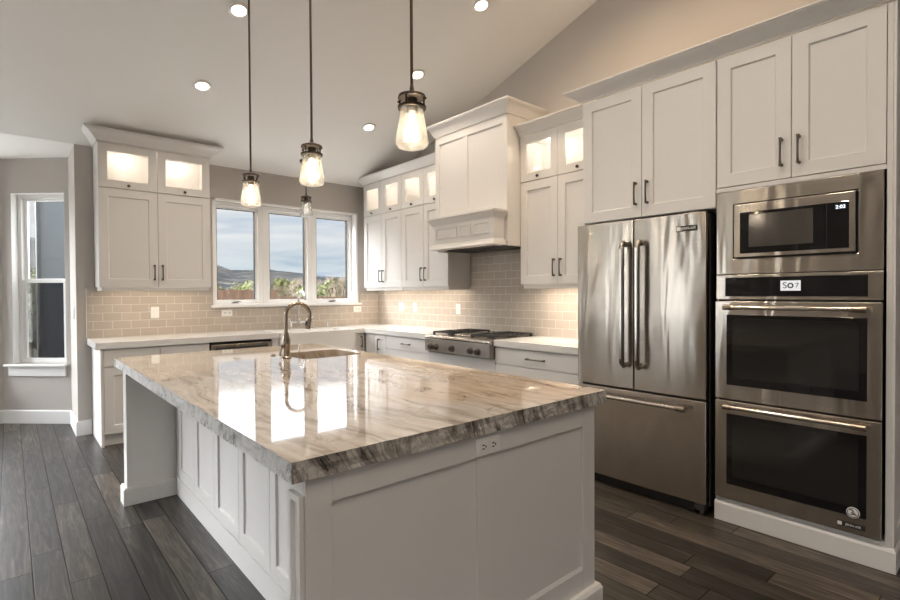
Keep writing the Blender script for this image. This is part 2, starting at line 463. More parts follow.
# window wall travels from +X to -X with the outside to the right (+Y)
wall('wall_back', (W_, D_), (.48, D_), 0, EAVE, [(W_-WX1, W_-WX0, WZ0, WZ1)])
gab = [(W_, YB, EAVE), (W_, D_, EAVE), (W_, RIDGE_Y, ceil_z(RIDGE_Y))]
wall('wall_right', (W_, YB), (W_, D_+.14), 0, EAVE, [], gable=gab)
NA = Vector((.48, 6.57, 0)); ND = Vector((-.721, .693, 0)).normalized(); NL = .735
NBp = NA+ND*NL; NN = Vector((ND.y, -ND.x, 0))             # outward normal of the angled bay wall
wall('wall_nook_return', (.48, D_+.14), (.48, 6.57), 0, EAVE, [], th=.1)
wall('wall_nook_angled', NA[:2], NBp[:2], 0, EAVE, [(.05, .632, .62, 2.40)])
wall('wall_nook_back', NBp[:2], (-1.6, NBp.y), 0, EAVE, [(.12, 1.43, .45, 2.55)])
wall('wall_nook_far', (-1.6, NBp.y), (-2.13, 6.57), 0, EAVE, [(.08, .46, .62, 2.40)])
wall('wall_nook_side', (-2.13, 6.57), (-2.13, D_), 0, EAVE, [], th=.1)
wall('wall_back_left', (-2.13, D_), (XL, D_), 0, EAVE, [(.25, 1.85, .1, 2.3)])
wall('wall_left', (XL, D_), (XL, YB), 0, EAVE, [(.12, 1.72, .05, 2.5), (6.6, 8.2, .8, 2.45)],
     gable=[(XL, YB, EAVE), (XL, D_, EAVE), (XL, RIDGE_Y, ceil_z(RIDGE_Y))])
wall('wall_front', (XL, YB), (W_, YB), 0, EAVE, [(.8, 3.2, .05, 2.45)])

# baseboards
def basebd(name, path):
    bm = nb(); mould(bm, path, [(0, 0), (.016, 0), (.016, .128), (.010, .14), (0, .14)]); return struct(name, bm, M['trim'], bevel=.001)
e = .001
basebd('baseboard_nook', [(-1.6, NBp.y-e), (NBp.x-.002, NBp.y-e), (NA.x-e, NA.y-.002), (.48-e, D_-e), (.585, D_-e)][:4] + [(.585, D_-e)])
basebd('baseboard_right', [(W_-e, .35), (W_-e, YB)])

# tile backsplash
bm = nb(); T0, T1 = D_-.009, D_-.0005
box(bm, .56, 1.672, T0, T1, .9205, 1.366); box(bm, 1.672, 3.552, T0, T1, .9205, 1.186); box(bm, 3.552, W_-.0095, T0, T1, .9205, 1.366)
struct('wall_tile_back', bm, M['tile_x'])
bm = nb(); box(bm, W_-.009, W_-.0005, 2.2, D_-.0005, .9205, 1.366); box(bm, W_-.009, W_-.0005, 3.085, 4.075, 1.366, 1.753)
struct('wall_tile_right', bm, M['tile_y'])
bm = nb(); box(bm, .551, .5595, D_-.011, D_-.0005, .9205, 1.402); struct('trim_tile_edge', bm, M['quartz'])

# ------------------------------------------------------------------ windows
# triple window: unit edges 1.695 / 2.295 / 2.915 / 3.525, glass at y = 6.09
bm = nb()
for x0, x1, z0, z1 in ((1.698, 1.728, 1.2, 2.402), (3.495, 3.525, 1.2, 2.402), (1.698, 3.525, 2.375, 2.402)):
    box(bm, x0, x1, D_-.012, D_-.0005, z0, z1)
struct('trim_window_casing', bm, M['trim'], bevel=.003)
bm = nb(); box(bm, 1.672, 3.560, D_-.045, D_-.0005, 1.188, 1.2145); box(bm, WX0, WX1, D_-.0005, 6.05, 1.2155, 1.228)
struct('trim_window_sill', bm, M['trim'], bevel=.003)
edges = [WX0+.002, 2.297, 2.913, WX1-.002]
gx = [(1.777, 2.209), (2.381, 2.832), (2.990, 3.438)]
for i in range(3):
    x0, x1 = edges[i]+.001, edges[i+1]-.001
    bm = nb()
    # outer frame then sash as one profile around the glass
    a0, a1 = gx[i]; zb, zt = 1.272, 2.312
    def rect(bmm, xa, xb, za, zb_, y): return [bmm.verts.new(c) for c in ((xa, y, za), (xb, y, za), (xb, y, zb_), (xa, y, zb_))]
    o1 = rect(bm, x0, x1, 1.229, 2.383, 6.052); o2 = rect(bm, x0, x1, 1.229, 2.383, 6.118)
    i0 = rect(bm, a0-.03, a1+.03, zb-.024, zt+.03, 6.052); i1 = rect(bm, a0-.026, a1+.026, zb-.02, zt+.026, 6.066)
    i2 = rect(bm, a0, a1, zb, zt, 6.070); i3 = rect(bm, a0, a1, zb, zt, 6.118)
    for A, Bv in ((o2, o1), (o1, i0), (i0, i1), (i1, i2), (i2, i3), (i3, o2)): ring(bm, A, Bv)
    wn = struct('window_%d' % (i+1), bm, M['trim'])
    bm = nb(); box(bm, a0+.001, a1-.001, 6.088, 6.096, zb+.001, zt-.001); obj('pane', bm, M['pane'], wn)
    bm = nb()
    for xa, xb, za, zb2 in ((a0, a0+.005, zb, zt), (a1-.005, a1, zb, zt), (a0+.005, a1-.005, zt-.005, zt)):
        for ya, yb in ((6.0715, 6.0875), (6.0965, 6.1175)): box(bm, xa+.0003, xb-.0003, ya, yb, za+.0003, zb2-.0003)
    obj('gasket', bm, M['black'], wn)
    if i != 1:
        xm = (a0+a1)/2-.02; bm = nb(); box(bm, xm-.045, xm+.03, 6.034, 6.051, 1.232, 1.243); tube(bm, [(xm-.03, 6.036, 1.246), (xm+.02, 6.030, 1.252), (xm+.05, 6.028, 1.250)], .005, 8)
        obj('crank_handle', bm, M['pewter'], wn, bevel=.002)
# drywall returns painted white
bm = nb(); box(bm, WX1-.0015, WX1-.0005, D_+.001, 6.05, 1.23, WZ1-.002); struct('trim_window_jamb', bm, M['trim'])

# bay (nook) window, double hung
def npt(s, off, z): return NA+ND*s+NN*off+Vector((0, 0, z))
def nbox(bm, s0, s1, o0, o1, z0, z1):
    v = [bm.verts.new(npt(s, o, z)) for s in (s0, s1) for o in (o0, o1) for z in (z0, z1)]
    for f in ((0, 1, 3, 2), (4, 6, 7, 5), (0, 4, 5, 1), (2, 3, 7, 6), (0, 2, 6, 4), (1, 5, 7, 3)): bm.faces.new([v[i] for i in f])
bm = nb()
nbox(bm, .052, .10, .075, .135, .622, 2.398); nbox(bm, .59, .630, .075, .135, .622, 2.398)
nbox(bm, .10, .59, .075, .135, 2.362, 2.398); nbox(bm, .10, .59, .075, .135, .622, .645)
wn = struct('window_4', bm, M['trim'], bevel=.002)
bm = nb()
for s0, s1, z0, z1 in ((.10, .14, 1.47, 2.362), (.552, .59, 1.47, 2.362), (.14, .552, 2.335, 2.362), (.14, .552, 1.475, 1.512)): nbox(bm, s0, s1, .108, .132, z0, z1)
us = obj('upper_sash', bm, M['trim'], wn, bevel=.0015)
bm = nb()
for s0, s1, z0, z1 in ((.10, .14, .645, 1.5), (.552, .59, .645, 1.5), (.14, .552, .645, .672), (.14, .552, 1.468, 1.508)): nbox(bm, s0, s1, .080, .106, z0, z1)
ls = obj('lower_sash', bm, M['trim'], wn, bevel=.0015)
bm = nb(); nbox(bm, .141, .551, .116, .122, 1.513, 2.334); obj('upper_pane', bm, M['pane'], us)
bm = nb(); nbox(bm, .141, .551, .090, .096, .673, 1.467); obj('lower_pane', bm, M['pane'], ls)
bm = nb(); nbox(bm, .141, .551, .126, .128, .646, 1.467); obj('insect_screen', bm, M['screen'], wn)
bm = nb(); nbox(bm, .035, .700, -.05, .074, .598, .6195); nbox(bm, .050, .672, -.018, -.0005, .495, .598)
struct('trim_nook_sill', bm, M['trim'], bevel=.003)
bm = nb(); nbox(bm, .6295, .6315, .001, .074, .62, 2.398); nbox(bm, .0505, .0525, .001, .074, .62, 2.398); nbox(bm, .053, .629, .001, .074, 2.3975, 2.3995)
struct('trim_nook_jamb', bm, M['trim'])
# the other openings of the room
def simple_window(name, p, q, off, z0, z1, nx=1):
    p, q = Vector((*p, 0)), Vector((*q, 0)); d = (q-p).normalized(); n = Vector((d.y, -d.x, 0)); L = (q-p).length
    def bx(bm, s0, s1, o0, o1, za, zb):
        v = [bm.verts.new(p+d*s+n*o+Vector((0, 0, z))) for s in (s0, s1) for o in (o0, o1) for z in (za, zb)]
        for f in ((0, 1, 3, 2), (4, 6, 7, 5), (0, 4, 5, 1), (2, 3, 7, 6), (0, 2, 6, 4), (1, 5, 7, 3)): bm.faces.new([v[i] for i in f])
    bm = nb(); t = .06
    bx(bm, 0, L, off, off+.05, z0, z0+t); bx(bm, 0, L, off, off+.05, z1-t, z1)
    for k in range(nx+1):
        s = (L-t)*k/nx; bx(bm, s, s+t, off, off+.05, z0+t, z1-t)
    o = struct(name, bm, M['trim'])
    for k in range(nx):
        bm = nb(); s = (L-t)*k/nx; bx(bm, s+t, s+(L-t)/nx, off+.02, off+.026, z0+t, z1-t); obj('pane', bm, M['pane'], o)
simple_window('window_5', (NBp.x-.122, NBp.y), (NBp.x-1.428, NBp.y), .06, .452, 2.548, 2)
q0 = Vector((-1.6, NBp.y, 0)); q1 = Vector((-2.13, 6.57, 0)); qd = (q1-q0).normalized()
simple_window('window_6', (q0+qd*.082)[:2], (q0+qd*.458)[:2], .06, .622, 2.398)
simple_window('window_7', (-2.382, D_), (-3.978, D_), .06, .102, 2.298, 2)
for i, (s0, s1) in enumerate(((.12, 1.72),)):
    simple_window('window_%d' % (8+i), (XL, D_-s0-.002), (XL, D_-s1+.002), .06, .052, 2.498, 1)

simple_window('window_10', (XL+.802, YB), (XL+3.198, YB), .06, .052, 2.448, 2)  # unseen rear window added to give the island front soft daylight
simple_window('window_11', (XL, D_-6.602), (XL, D_-8.198), .06, .802, 2.448, 2)  # unseen side window added to light the tall cabinets and island front

# ------------------------------------------------------------------ cabinet builders (local: x right, y into the wall, z up; door fronts at y = 0)
def pull(parent, x, z, L=.135, vertical=True, y=0., label=None, m='pewter', name='handle'):
    bm = nb(); pts = []; rs = []
    for k in range(13):
        t = k/12*2-1; s = t*L/2
        out = .030 - .006*t*t; r = .0054+.0030*abs(t)**3
        pts.append((x, y-out, z+s) if vertical else (x+s, y-out, z)); rs.append(r)
    tube(bm, pts, rs, 8)
    for sg in (-1, 1):
        s = sg*L/2*.90
        a = (x, y-.0005, z+s) if vertical else (x+s, y-.0005, z)
        b_ = (x, y-.026, z+s) if vertical else (x+s, y-.026, z)
        cyl(bm, a, b_, .009, .0065, 10)
    return auto_smooth(obj(name, bm, M[m], parent))

def knob(parent, x, z, y=0., m='bronze'):
    bm = nb(); lathe(bm, [(0, y-.026), (.010, y-.026), (.0135, y-.022), (.0135, y-.017), (.006, y-.012), (.006, y-.0005), (0, y-.0005)], (x, 0, z), 14, axis='y')
    return auto_smooth(obj('knob', bm, M[m], parent))

def door(parent, x0, x1, z0, z1, glassy=False, fr=.073, name='door', gap=.0022):
    bm = nb(); door_bm(bm, x0+gap, x1-gap, z0+gap, z1-gap, 0, .0205, fr, .012, glassy)
    d = obj(name, bm, M['cab'], parent, bevel=.0012, seg=1)
    if glassy:
        bm = nb(); box(bm, x0+fr+.0015, x1-fr-.0015, .012, .016, z0+fr+.0015, z1-fr-.0015); obj('glass_pane', bm, M['cabglass'], d)
    return d

def drawer(parent, x0, x1, z0, z1, hw=.125, handle=True):
    bm = nb(); box(bm, x0+.0022, x1-.0022, 0, .02, z0+.0022, z1-.0022)
    d = obj('drawer', bm, M['cab'], parent, bevel=.0015)
    if handle: pull(d, (x0+x1)/2, (z0+z1)/2, hw, False)
    return d

def carcass(parent, x0, x1, z0, z1, dep, open_from=None, y0=.0215, name='body'):
    """solid below, a hollow lit compartment above open_from"""
    bm = nb(); zt = z1 if open_from is None else open_from
    box(bm, x0, x1, y0, dep, z0, zt)
    if open_from is not None:
        t = .018
        box(bm, x0, x0+t, y0, dep, zt, z1); box(bm, x1-t, x1, y0, dep, zt, z1)
        box(bm, x0+t, x1-t, dep-.012, dep, zt, z1); box(bm, x0+t, x1-t, y0, dep-.012, z1-t, z1)
    return obj(name, bm, M['cab'], parent)

CROWN = lambda z, h, p, g=.0: [(g, z), (g+.010, z), (g+.012, z+h*.12), (g+p*.22, z+h*.18), (g+p*.38, z+h*.42), (g+p*.66, z+h*.68), (g+p*.92, z+h*.82), (g+p*.92, z+h*.88), (g+p, z+h*.90), (g+p, z+h), (g, z+h)]
def crown(parent, path, z, h, p):
    bm = nb(); mould(bm, path, CROWN(z, h, p)); return auto_smooth(obj('crown_molding', bm, M['cab'], parent), 30)

def puck(parent, x, y, z, power):
    bm = nb(); lathe(bm, [(0, z-.008), (.03, z-.008), (.034, z-.004), (.034, z), (0, z)], (x, y, 0), 16)
    p = obj('puck_light', bm, M['puck'], parent)
    lamp('puck_lamp', 'POINT', (x, y, z-.06), power, WARM2, parent, .03)
    return p

def light_bar(parent, x0, x1, y, z, power, col=WARM):
    bm = nb(); box(bm, x0, x1, y, y+.03, z-.010, z-.0005); o = obj('light_bar', bm, M['puck'], parent)
    l = lamp('light_bar_lamp', 'AREA', ((x0+x1)/2, y+.02, z-.016), power, col, parent, x1-x0, sy=.03)
    return o

RZ = -pi/2
UB, US, UT = 1.409, 2.325, 2.745        # upper cabinets: bottom, split, top
def upper(name, label, loc, rotz, w, dep, doors, pullside, crown_path, rail=True, zt=UT, bar=0, group=None, left_fill=0., pw=1.1, ch=.10, cp=.1):
    t = thing(name, label, 'cabinet', loc, rotz, group)
    carcass(t, 0, w, UB, zt, dep, US+.012)
    xs = [left_fill] + list(doors)
    for i, (a, b_) in enumerate(zip(xs, xs[1:])):
        d = door(t, a, b_, UB, US); pull(d, (b_-.035) if pullside[i] > 0 else (a+.035), 1.55, .15)
        g_ = door(t, a, b_, US+.004, zt-.004, True, .072); knob(g_, (a+b_)/2 if name != 'x' else a, US+.055 if False else US+.035)
    if rail:
        bm = nb(); box(bm, .016, w-.016, .024, .042, UB-.036, UB-.0005); box(bm, .016, .034, .042, dep-.012, UB-.036, UB-.0005); box(bm, w-.034, w-.016, .042, dep-.012, UB-.036, UB-.0005)
        obj('light_rail', bm, M['cab'], t, bevel=.002)
    crown(t, crown_path, zt-.002, ch, cp)
    for i, (a, b_) in enumerate(zip(xs, xs[1:])): puck(t, (a+b_)/2, .17, zt-.019, pw)
    if bar: light_bar(t, .06, w-.06, .06, UB-.001, bar)
    return t

# upper cabinet left of the window
wL = .962
upper('wall_cabinet', 'white wall cabinet left of the sink window with two lit glass top doors', (.626, 5.62, 0), 0, wL, .328, (wL/2, wL), (1, -1),
      [(0, .327), (0, 0), (wL, 0), (wL, .327)], bar=.8, ch=.105, cp=.11)
# uppers on the range wall, left of the hood (two units)
X_U = 3.52
dep = W_-X_U-.0015
g = 'glass topped wall cabinets between window and hood'
upper('wall_cabinet', 'white glass topped wall cabinet in the corner beside the sink window', (X_U, 5.775, 0), RZ, .845, dep, (.4225, .845), (1, -1),
      [(0, dep-.002), (0, 0), (.8445, 0)], bar=1.5, group=g, ch=.085, cp=.085)
upper('wall_cabinet', 'white glass topped wall cabinet next to the range hood, on its window side', (X_U, 4.929, 0), RZ, .843, dep, (.4215, .843), (1, -1),
      [(0.0005, 0), (.843, 0)], bar=1.5, group=g, ch=.085, cp=.085)
upper('wall_cabinet', 'white glass topped wall cabinet between the range hood and the refrigerator', (X_U, 3.078, 0), RZ, .83, dep, (.415, .83), (1, -1),
      [(0, 0), (.83, 0)], bar=3.6, ch=.085, cp=.085)

# range hood
HX = 3.345; HY = 4.076; HW = .994; hd = W_-HX-.011
t = thing('range_hood', 'tall white panelled range hood with mantel ledge above the gas rangetop', 'range hood', (HX, HY, 0), RZ)
bm = nb(); box(bm, 0, HW, .010, hd, 1.80, 2.93)
box(bm, 0, .02, .010, hd, 1.758, 1.80); box(bm, HW-.02, HW, .010, hd, 1.758, 1.80)
obj('chimney_box', bm, M['cab'], t, bevel=.002)
bm = nb()
def rectv(bmm, xa, xb, za, zb, y): return [bmm.verts.new(c) for c in ((xa, y, za), (xb, y, za), (xb, y, zb), (xa, y, zb))]
bm = nb(); box(bm, 0, .055, 0, .0095, 2.07, 2.93); box(bm, .055, HW-.055, 0, .0095, 2.85, 2.93); box(bm, .055, HW-.055, 0, .0095, 2.07, 2.13); box(bm, HW-.055, HW, 0, .0095, 2.07, 2.93)
box(bm, .42, .485, 0, .0095, 2.13, 2.85)
obj('front_panel', bm, M['cab'], t, bevel=.0015)
crown(t, [(0, hd-.001), (0, 0), (HW, 0), (HW, hd-.001)], 2.928, .115, .072)
# mantel ledge: local x0..x1, front at y = -.145
mx0, mx1, my = .125, .965, -.14
bm = nb(); box(bm, mx0, mx1, my, -.0005, 1.80, 2.02); mt = obj('mantel', bm, M['cab'], t, bevel=.002)
bm = nb(); mould(bm, [(mx0, -.001), (mx0, my), (mx1, my), (mx1, -.001)], [(0, 2.0), (.008, 2.0), (.014, 2.015), (.034, 2.035), (.040, 2.05), (.048, 2.052), (.048, 2.068), (-.06, 2.068), (-.06, 2.0)])
auto_smooth(obj('ledge_molding', bm, M['cab'], mt), 30)
bm = nb(); mould(bm, [(mx0, -.001), (mx0, my), (mx1, my), (mx1, -.001)], [(-.06, 1.760), (.026, 1.760), (.026, 1.772), (.018, 1.782), (.012, 1.80), (.003, 1.815), (-.06, 1.815)])
auto_smooth(obj('base_molding', bm, M['cab'], mt), 30)
for xa, xb in ((mx0+.05, mx0+.36), (mx0+.40, mx0+.55), (mx0+.59, mx1-.04)):
    bm = nb(); za, zb = 1.862, 1.972
    a = rectv(bm, xa, xb, za, zb, my-.0005); b = rectv(bm, xa, xb, za, zb, my-.010); c = rectv(bm, xa+.014, xb-.014, za+.014, zb-.014, my-.010); d = rectv(bm, xa+.02, xb-.02, za+.02, zb-.02, my-.003)
    ring(bm, a, b); ring(bm, b, c); ring(bm, c, d); bm.faces.new(d); bm.faces.new(a[::-1])
    obj('raised_panel', bm, M['cab'], mt, bevel=.001, seg=1)
bm = nb(); box(bm, .03, HW-.03, .012, hd-.01, 1.770, 1.797); vl = obj('vent_liner', bm, M['steel'], t, bevel=.003)
bm = nb()
for k in range(3):
    x0 = .07+k*.29; box(bm, x0, x0+.27, .06, hd-.05, 1.764, 1.7695)
    for j in range(9): box(bm, x0+.012+j*.028, x0+.026+j*.028, .08, hd-.07, 1.760, 1.764)
obj('baffle_filter', bm, M['darksteel'], vl)
# ------------------------------------------------------------------ base cabinets
TOE = .10; BT = .862                       # toe kick height, carcass top
def base_cab(name, label, loc, rotz, w, dep, group=None, toe=True, top=BT):
    t = thing(name, label, 'cabinet', loc, rotz, group)
    bm = nb(); box(bm, 0, w, .0215, dep, TOE, top)
    obj('body', bm, M['cab'], t)
    if toe:
        bm = nb(); box(bm, .001, w-.001, .065, .085, .0, TOE-.0005); obj('toe_kick', bm, M['cab'], t)
    return t
BY = 5.33; bdep = D_-BY-.001
t = base_cab('base_cabinet', 'white base cabinet at the free end of the window counter, beside the nook', (.615, BY, 0), 0, .4385, bdep)
bm = nb(); box(bm, -.022, -.0005, -.004, bdep, 0, BT); obj('end_panel', bm, M['cab'], t, bevel=.002)
drawer(t, 0, .4385, .705, .855, handle=False); d = door(t, 0, .4385, .108, .70)
t = base_cab('base_cabinet', 'white base cabinet tucked between the end cabinet and the dishwasher', (1.0545, BY, 0), 0, .431, bdep)
drawer(t, 0, .431, .705, .855, handle=False); door(t, 0, .431, .108, .70)
# dishwasher
t = thing('dishwasher', 'stainless built-in dishwasher under the window counter', 'dishwasher', (1.488, BY, 0))
bm = nb(); box(bm, .006, .622, .02, bdep, .02, .855); obj('body', bm, M['black'], t)
bm = nb(); box(bm, .012, .616, -.012, .0195, .115, .735); obj('door', bm, M['steel'], t, bevel=.004)
bm = nb(); box(bm, .012, .616, -.012, .0195, .738, .835); cp = obj('control_panel', bm, M['steel'], t, bevel=.004)
bm = nb(); box(bm, .05, .578, -.0135, -.0122, .755, .805); obj('handle_pocket', bm, M['cavity'], cp)
bm = nb(); box(bm, .012, .616, .05, .07, .0, .108); obj('toe_kick', bm, M['black'], t)
# sink base + apron sink
SX0, SX1 = 2.185, 3.095
t = base_cab('sink_cabinet', 'white sink cabinet carrying the apron front sink under the window', (2.113, BY, 0), 0, 1.035, bdep, top=.645)
for xa, xb in ((0, .066), (.987, 1.035)):
    bm = nb(); box(bm, xa, xb, 0, .02, .10, BT); obj('stile', bm, M['cab'], t, bevel=.001)
for a, b_, s in ((.068, .527, 1), (.527, .985, -1)): d = door(t, a, b_, .108, .64); pull(d, b_-.035 if s > 0 else a+.035, .56, .13)
t = thing('apron_sink', 'white apron front farmhouse sink below the triple window', 'sink', (SX0, 5.285, .65))
bm = nb(); W2 = SX1-SX0; D2 = .46
plate(bm, rrect(0, W2, 0, D2, .012, 3), [rrect(.045, W2-.045, .045, D2-.04, .05, 5)], .03, .262)
box(bm, .002, W2-.002, .002, D2-.002, 0.0, .03)
obj('basin', bm, M['ceramic'], t, bevel=.006, seg=3)
bm = nb(); lathe(bm, [(0, .031), (.045, .031), (.045, .034), (.03, .036), (0, .033)], (W2/2, D2/2, 0), 20); obj('drain', bm, M['chrome'], t)
# corner cabinets
t = base_cab('base_cabinet', 'narrow white corner cabinet right of the apron sink with one vertical pull', (3.1495, BY, 0), 0, .1, bdep)
d = door(t, 0, .0985, .108, .855, fr=.028); pull(d, .05, .76, .13)
BX = 3.25; rdep = W_-BX-.001
t = base_cab('base_cabinet', 'narrow white cabinet of the range wall run in the inside corner', (BX, 5.328, 0), RZ, .455, rdep)
bm = nb(); box(bm, .022, .21, 0, .02, .105, .858); obj('filler_strip', bm, M['cab'], t)
d = door(t, .212, .4535, .108, .855, fr=.05); pull(d, .32, .745, .13)
t = base_cab('drawer_cabinet', 'white drawer cabinet left of the gas rangetop', (BX, 4.8715, 0), RZ, .797, rdep)
drawer(t, 0, .797, .712, .855, .14)
for z0, z1 in ((.41, .708), (.108, .406)): drawer(t, 0, .797, z0, z1, .14)
t = base_cab('drawer_cabinet', 'white cabinet of deep drawers directly beneath the gas rangetop', (BX, 4.073, 0), RZ, .928, rdep, top=.742)
for z0, z1 in ((.425, .738), (.108, .421)): drawer(t, 0, .928, z0, z1, .19)
t = base_cab('drawer_cabinet', 'white drawer cabinet between the gas rangetop and the refrigerator', (BX, 3.1435, 0), RZ, .93, rdep)
drawer(t, 0, .93, .712, .855, .19)
for z0, z1 in ((.41, .708), (.108, .406)): drawer(t, 0, .93, z0, z1, .19)

# counters
CT0, CT1 = .8635, .92
bm = nb()
plate(bm, [(.556, 5.307), (SX0-.002, 5.307), (SX0-.002, 5.747), (SX1+.002, 5.747), (SX1+.002, 5.307), (3.229, 5.307), (3.229, 4.0735), (W_-.0105, 4.0735), (W_-.0105, D_-.0115), (.556, D_-.0115)], [], CT0, CT1)
tag(obj('countertop', bm, M['quartz'], bevel=.003), 'white quartz countertop running in an L under the sink window to the rangetop', 'countertop')
bm = nb(); box(bm, 3.229, W_-.0105, 2.215, 3.142, CT0, CT1)
tag(obj('countertop', bm, M['quartz'], bevel=.003), 'short white quartz countertop between the rangetop and the refrigerator', 'countertop')

# gas rangetop
RX, RY, RWd = 3.185, 4.066, .916
t = thing('rangetop', 'stainless gas rangetop with knobs and two black grates under the hood', 'cooktop', (RX, RY, .745), RZ)
bm = nb(); box(bm, 0, RWd, .03, W_-RX-.02, .0, .150); bmv = box(bm, .0, RWd, .0, .0295, .012, .135)
cb = obj('body', bm, M['steelfront'], t, bevel=.004)
bm = nb(); tube(bm, [(.0, .012, .150), (RWd, .012, .150)], .017, 14); obj('bullnose', bm, M['steelbar'], t)
bm = nb(); box(bm, .002, RWd-.002, .02, W_-RX-.021, .1505, .170); tp = obj('cook_surface', bm, M['steel'], t, bevel=.004)
for yk in (3.965, 3.885, 3.645, 3.39, 3.295):
    lx = RY-yk
    bm = nb(); lathe(bm, [(0, -.032), (.022, -.032), (.025, -.029), (.026, -.010), (.033, -.008), (.034, -.0005), (0, -.0005)], (lx, 0, .06), 20, axis='y')
    box(bm, lx-.004, lx+.004, -.038, -.032, .04, .080)
    auto_smooth(obj('knob', bm, M['pewter'], t))
for gx0, gx1 in ((.04, .315), (.60, .885)):
    bm = nb(); y0, y1 = .09, .60; z = .204
    for yy in (y0, (y0+y1)/2, y1): box(bm, gx0, gx1, yy-.008, yy+.008, z-.012, z)
    for xx in (gx0, (gx0+gx1)/2, gx1): box(bm, xx-.008, xx+.008, y0-.008, y1+.008, z-.012, z+.001)
    for cy in ((y0*3+y1)/4, (y0+3*y1)/4):
        cx = (gx0+gx1)/2
        for sx, sy in ((1, 1), (1, -1), (-1, 1), (-1, -1)):
            tube(bm, [(cx+sx*.035, cy+sy*.035, z-.005), (cx+sx*.115, cy+sy*.105, z-.005)], .006, 6)
    for xx in (gx0, gx1):
        for yy in (y0, y1): box(bm, xx-.01, xx+.01, yy-.01, yy+.01, .1708, z-.002)
    obj('grate', bm, M['iron'], t, bevel=.002, seg=1)
    for cy in ((y0*3+y1)/4, (y0+3*y1)/4):
        bm = nb(); lathe(bm, [(0, .171), (.055, .171), (.05, .178), (.036, .179), (.036, .184), (0, .185)], ((gx0+gx1)/2, cy, 0), 20); obj('burner', bm, M['iron'], t)
bm = nb(); box(bm, .33, .585, .10, .58, .1708, .186); box(bm, .34, .575, .60, .62, .1708, .20); gr = obj('griddle_cover', bm, M['steelbar'], t, bevel=.004)

# ------------------------------------------------------------------ refrigerator
FX, FY0, FW = 3.09, 2.165, .897
t = thing('refrigerator', 'stainless french door refrigerator with bottom freezer drawer beside the wall ovens', 'refrigerator', (FX, FY0, 0), RZ)
bm = nb(); box(bm, .004, FW-.002, .058, .74, .045, 1.795); box(bm, .03, FW-.03, .062, .70, 1.795, 1.812); obj('body', bm, M['darksteel'], t, bevel=.004)
def contoured(x0, x1, z0, z1, th=.05):
    bm = nb(); n = 14; P = []
    for k in range(n+1):
        f = k/n; xx = x0+(x1-x0)*f; P.append((xx, -.006*sin(pi*f)))
    top = [bm.verts.new((x, y, z1)) for x, y in P]+[bm.verts.new((x1, th, z1)), bm.verts.new((x0, th, z1))]
    bot = [bm.verts.new((x, y, z0)) for x, y in P]+[bm.verts.new((x1, th, z0)), bm.verts.new((x0, th, z0))]
    ring(bm, top, bot); bm.faces.new(top); bm.faces.new(bot); return bm
zg = .690; xg = FY0-1.729
d1 = auto_smooth(obj('door', contoured(.003, xg-.003, zg+.006, 1.808), M['steel'], t, bevel=.004), 20)
d2 = auto_smooth(obj('door', contoured(xg+.003, FW-.003, zg+.006, 1.808), M['steel'], t, bevel=.004), 20)
fz = auto_smooth(obj('freezer_drawer', contoured(.003, FW-.003, .072, zg-.006), M['steel'], t, bevel=.004), 20)
def bar_handle(parent, p0, p1, r=.017, off=.062, vertical=True):
    bm = nb()
    if vertical:
        x, z0, z1 = p0[0], p0[1], p1[1]
        tube(bm, [(x, -.002, z0+.02), (x, -off*.7, z0+.012), (x, -off, z0+.03), (x, -off, z1-.03), (x, -off*.7, z1-.012), (x, -.002, z1-.02)], r, 12)
        h = obj('handle', bm, M['handle_steel'], parent); auto_smooth(h, 50)
        bm = nb(); box(bm, x-.006, x+.006, -off-r-.001, -off-r+.006, z0+.06, z1-.05); obj('grip', bm, M['steelbar'], h)
    else:
        z, x0, x1 = p0[1], p0[0], p1[0]
        tube(bm, [(x0, -off, z), (x1, -off, z)], r*.8, 12)
        h = obj('handle', bm, M['steelbar'], parent); auto_smooth(h, 50)
        for xa, xb in ((x0-.006, x0+.05), (x1-.05, x1+.006)):
            bm = nb(); tube(bm, [(xa, -off, z), (xb, -off, z)], r*1.12, 14); cyl(bm, ((xa+xb)/2, -off, z), ((xa+xb)/2, -.002, z), r*.8, r*.9, 12); obj('end_mount', bm, M['nickel'], h)
    return h
bar_handle(d1, (xg-.05, .838), (xg-.05, 1.668)); bar_handle(d2, (xg+.058, .838), (xg+.058, 1.668))
bar_handle(fz, (.10, .633), (.793, .633), vertical=False)
def badge(parent, x, z, w_, h_, y):
    bm = nb(); box(bm, x-w_/2, x+w_/2, y-.003, y, z-h_/2, z+h_/2); b_ = obj('badge', bm, M['black'], parent, bevel=.001)
    tb = text_bm('JENN-AIR', h_*.62); bmesh.ops.translate(tb, vec=(x+h_*.38, y-.0035, z), verts=tb.verts); obj('lettering', tb, M['white'], b_)
    tb = nb(); box(tb, x-w_/2+h_*.12, x-w_/2+h_*.86, y-.0042, y-.0031, z-h_*.36, z+h_*.36); obj('emblem', tb, M['white'], b_)
badge(d2, FY0-1.383, 1.716, .125, .034, -.0055)
for xx in (.012, FW-.07):
    bm = nb(); box(bm, xx, xx+.058, .0, .055, .03, .066); obj('hinge_cover', bm, M['darksteel'], t, bevel=.006)
bm = nb(); box(bm, .08, FW-.08, .03, .05, .008, .066); obj('kick_grille', bm, M['black'], t)
for xx in (.04, FW-.04):
    bm = nb(); cyl(bm, (xx, .035, 0), (xx, .035, .03), .016, .012, 12); obj('foot', bm, M['pewter'], t)

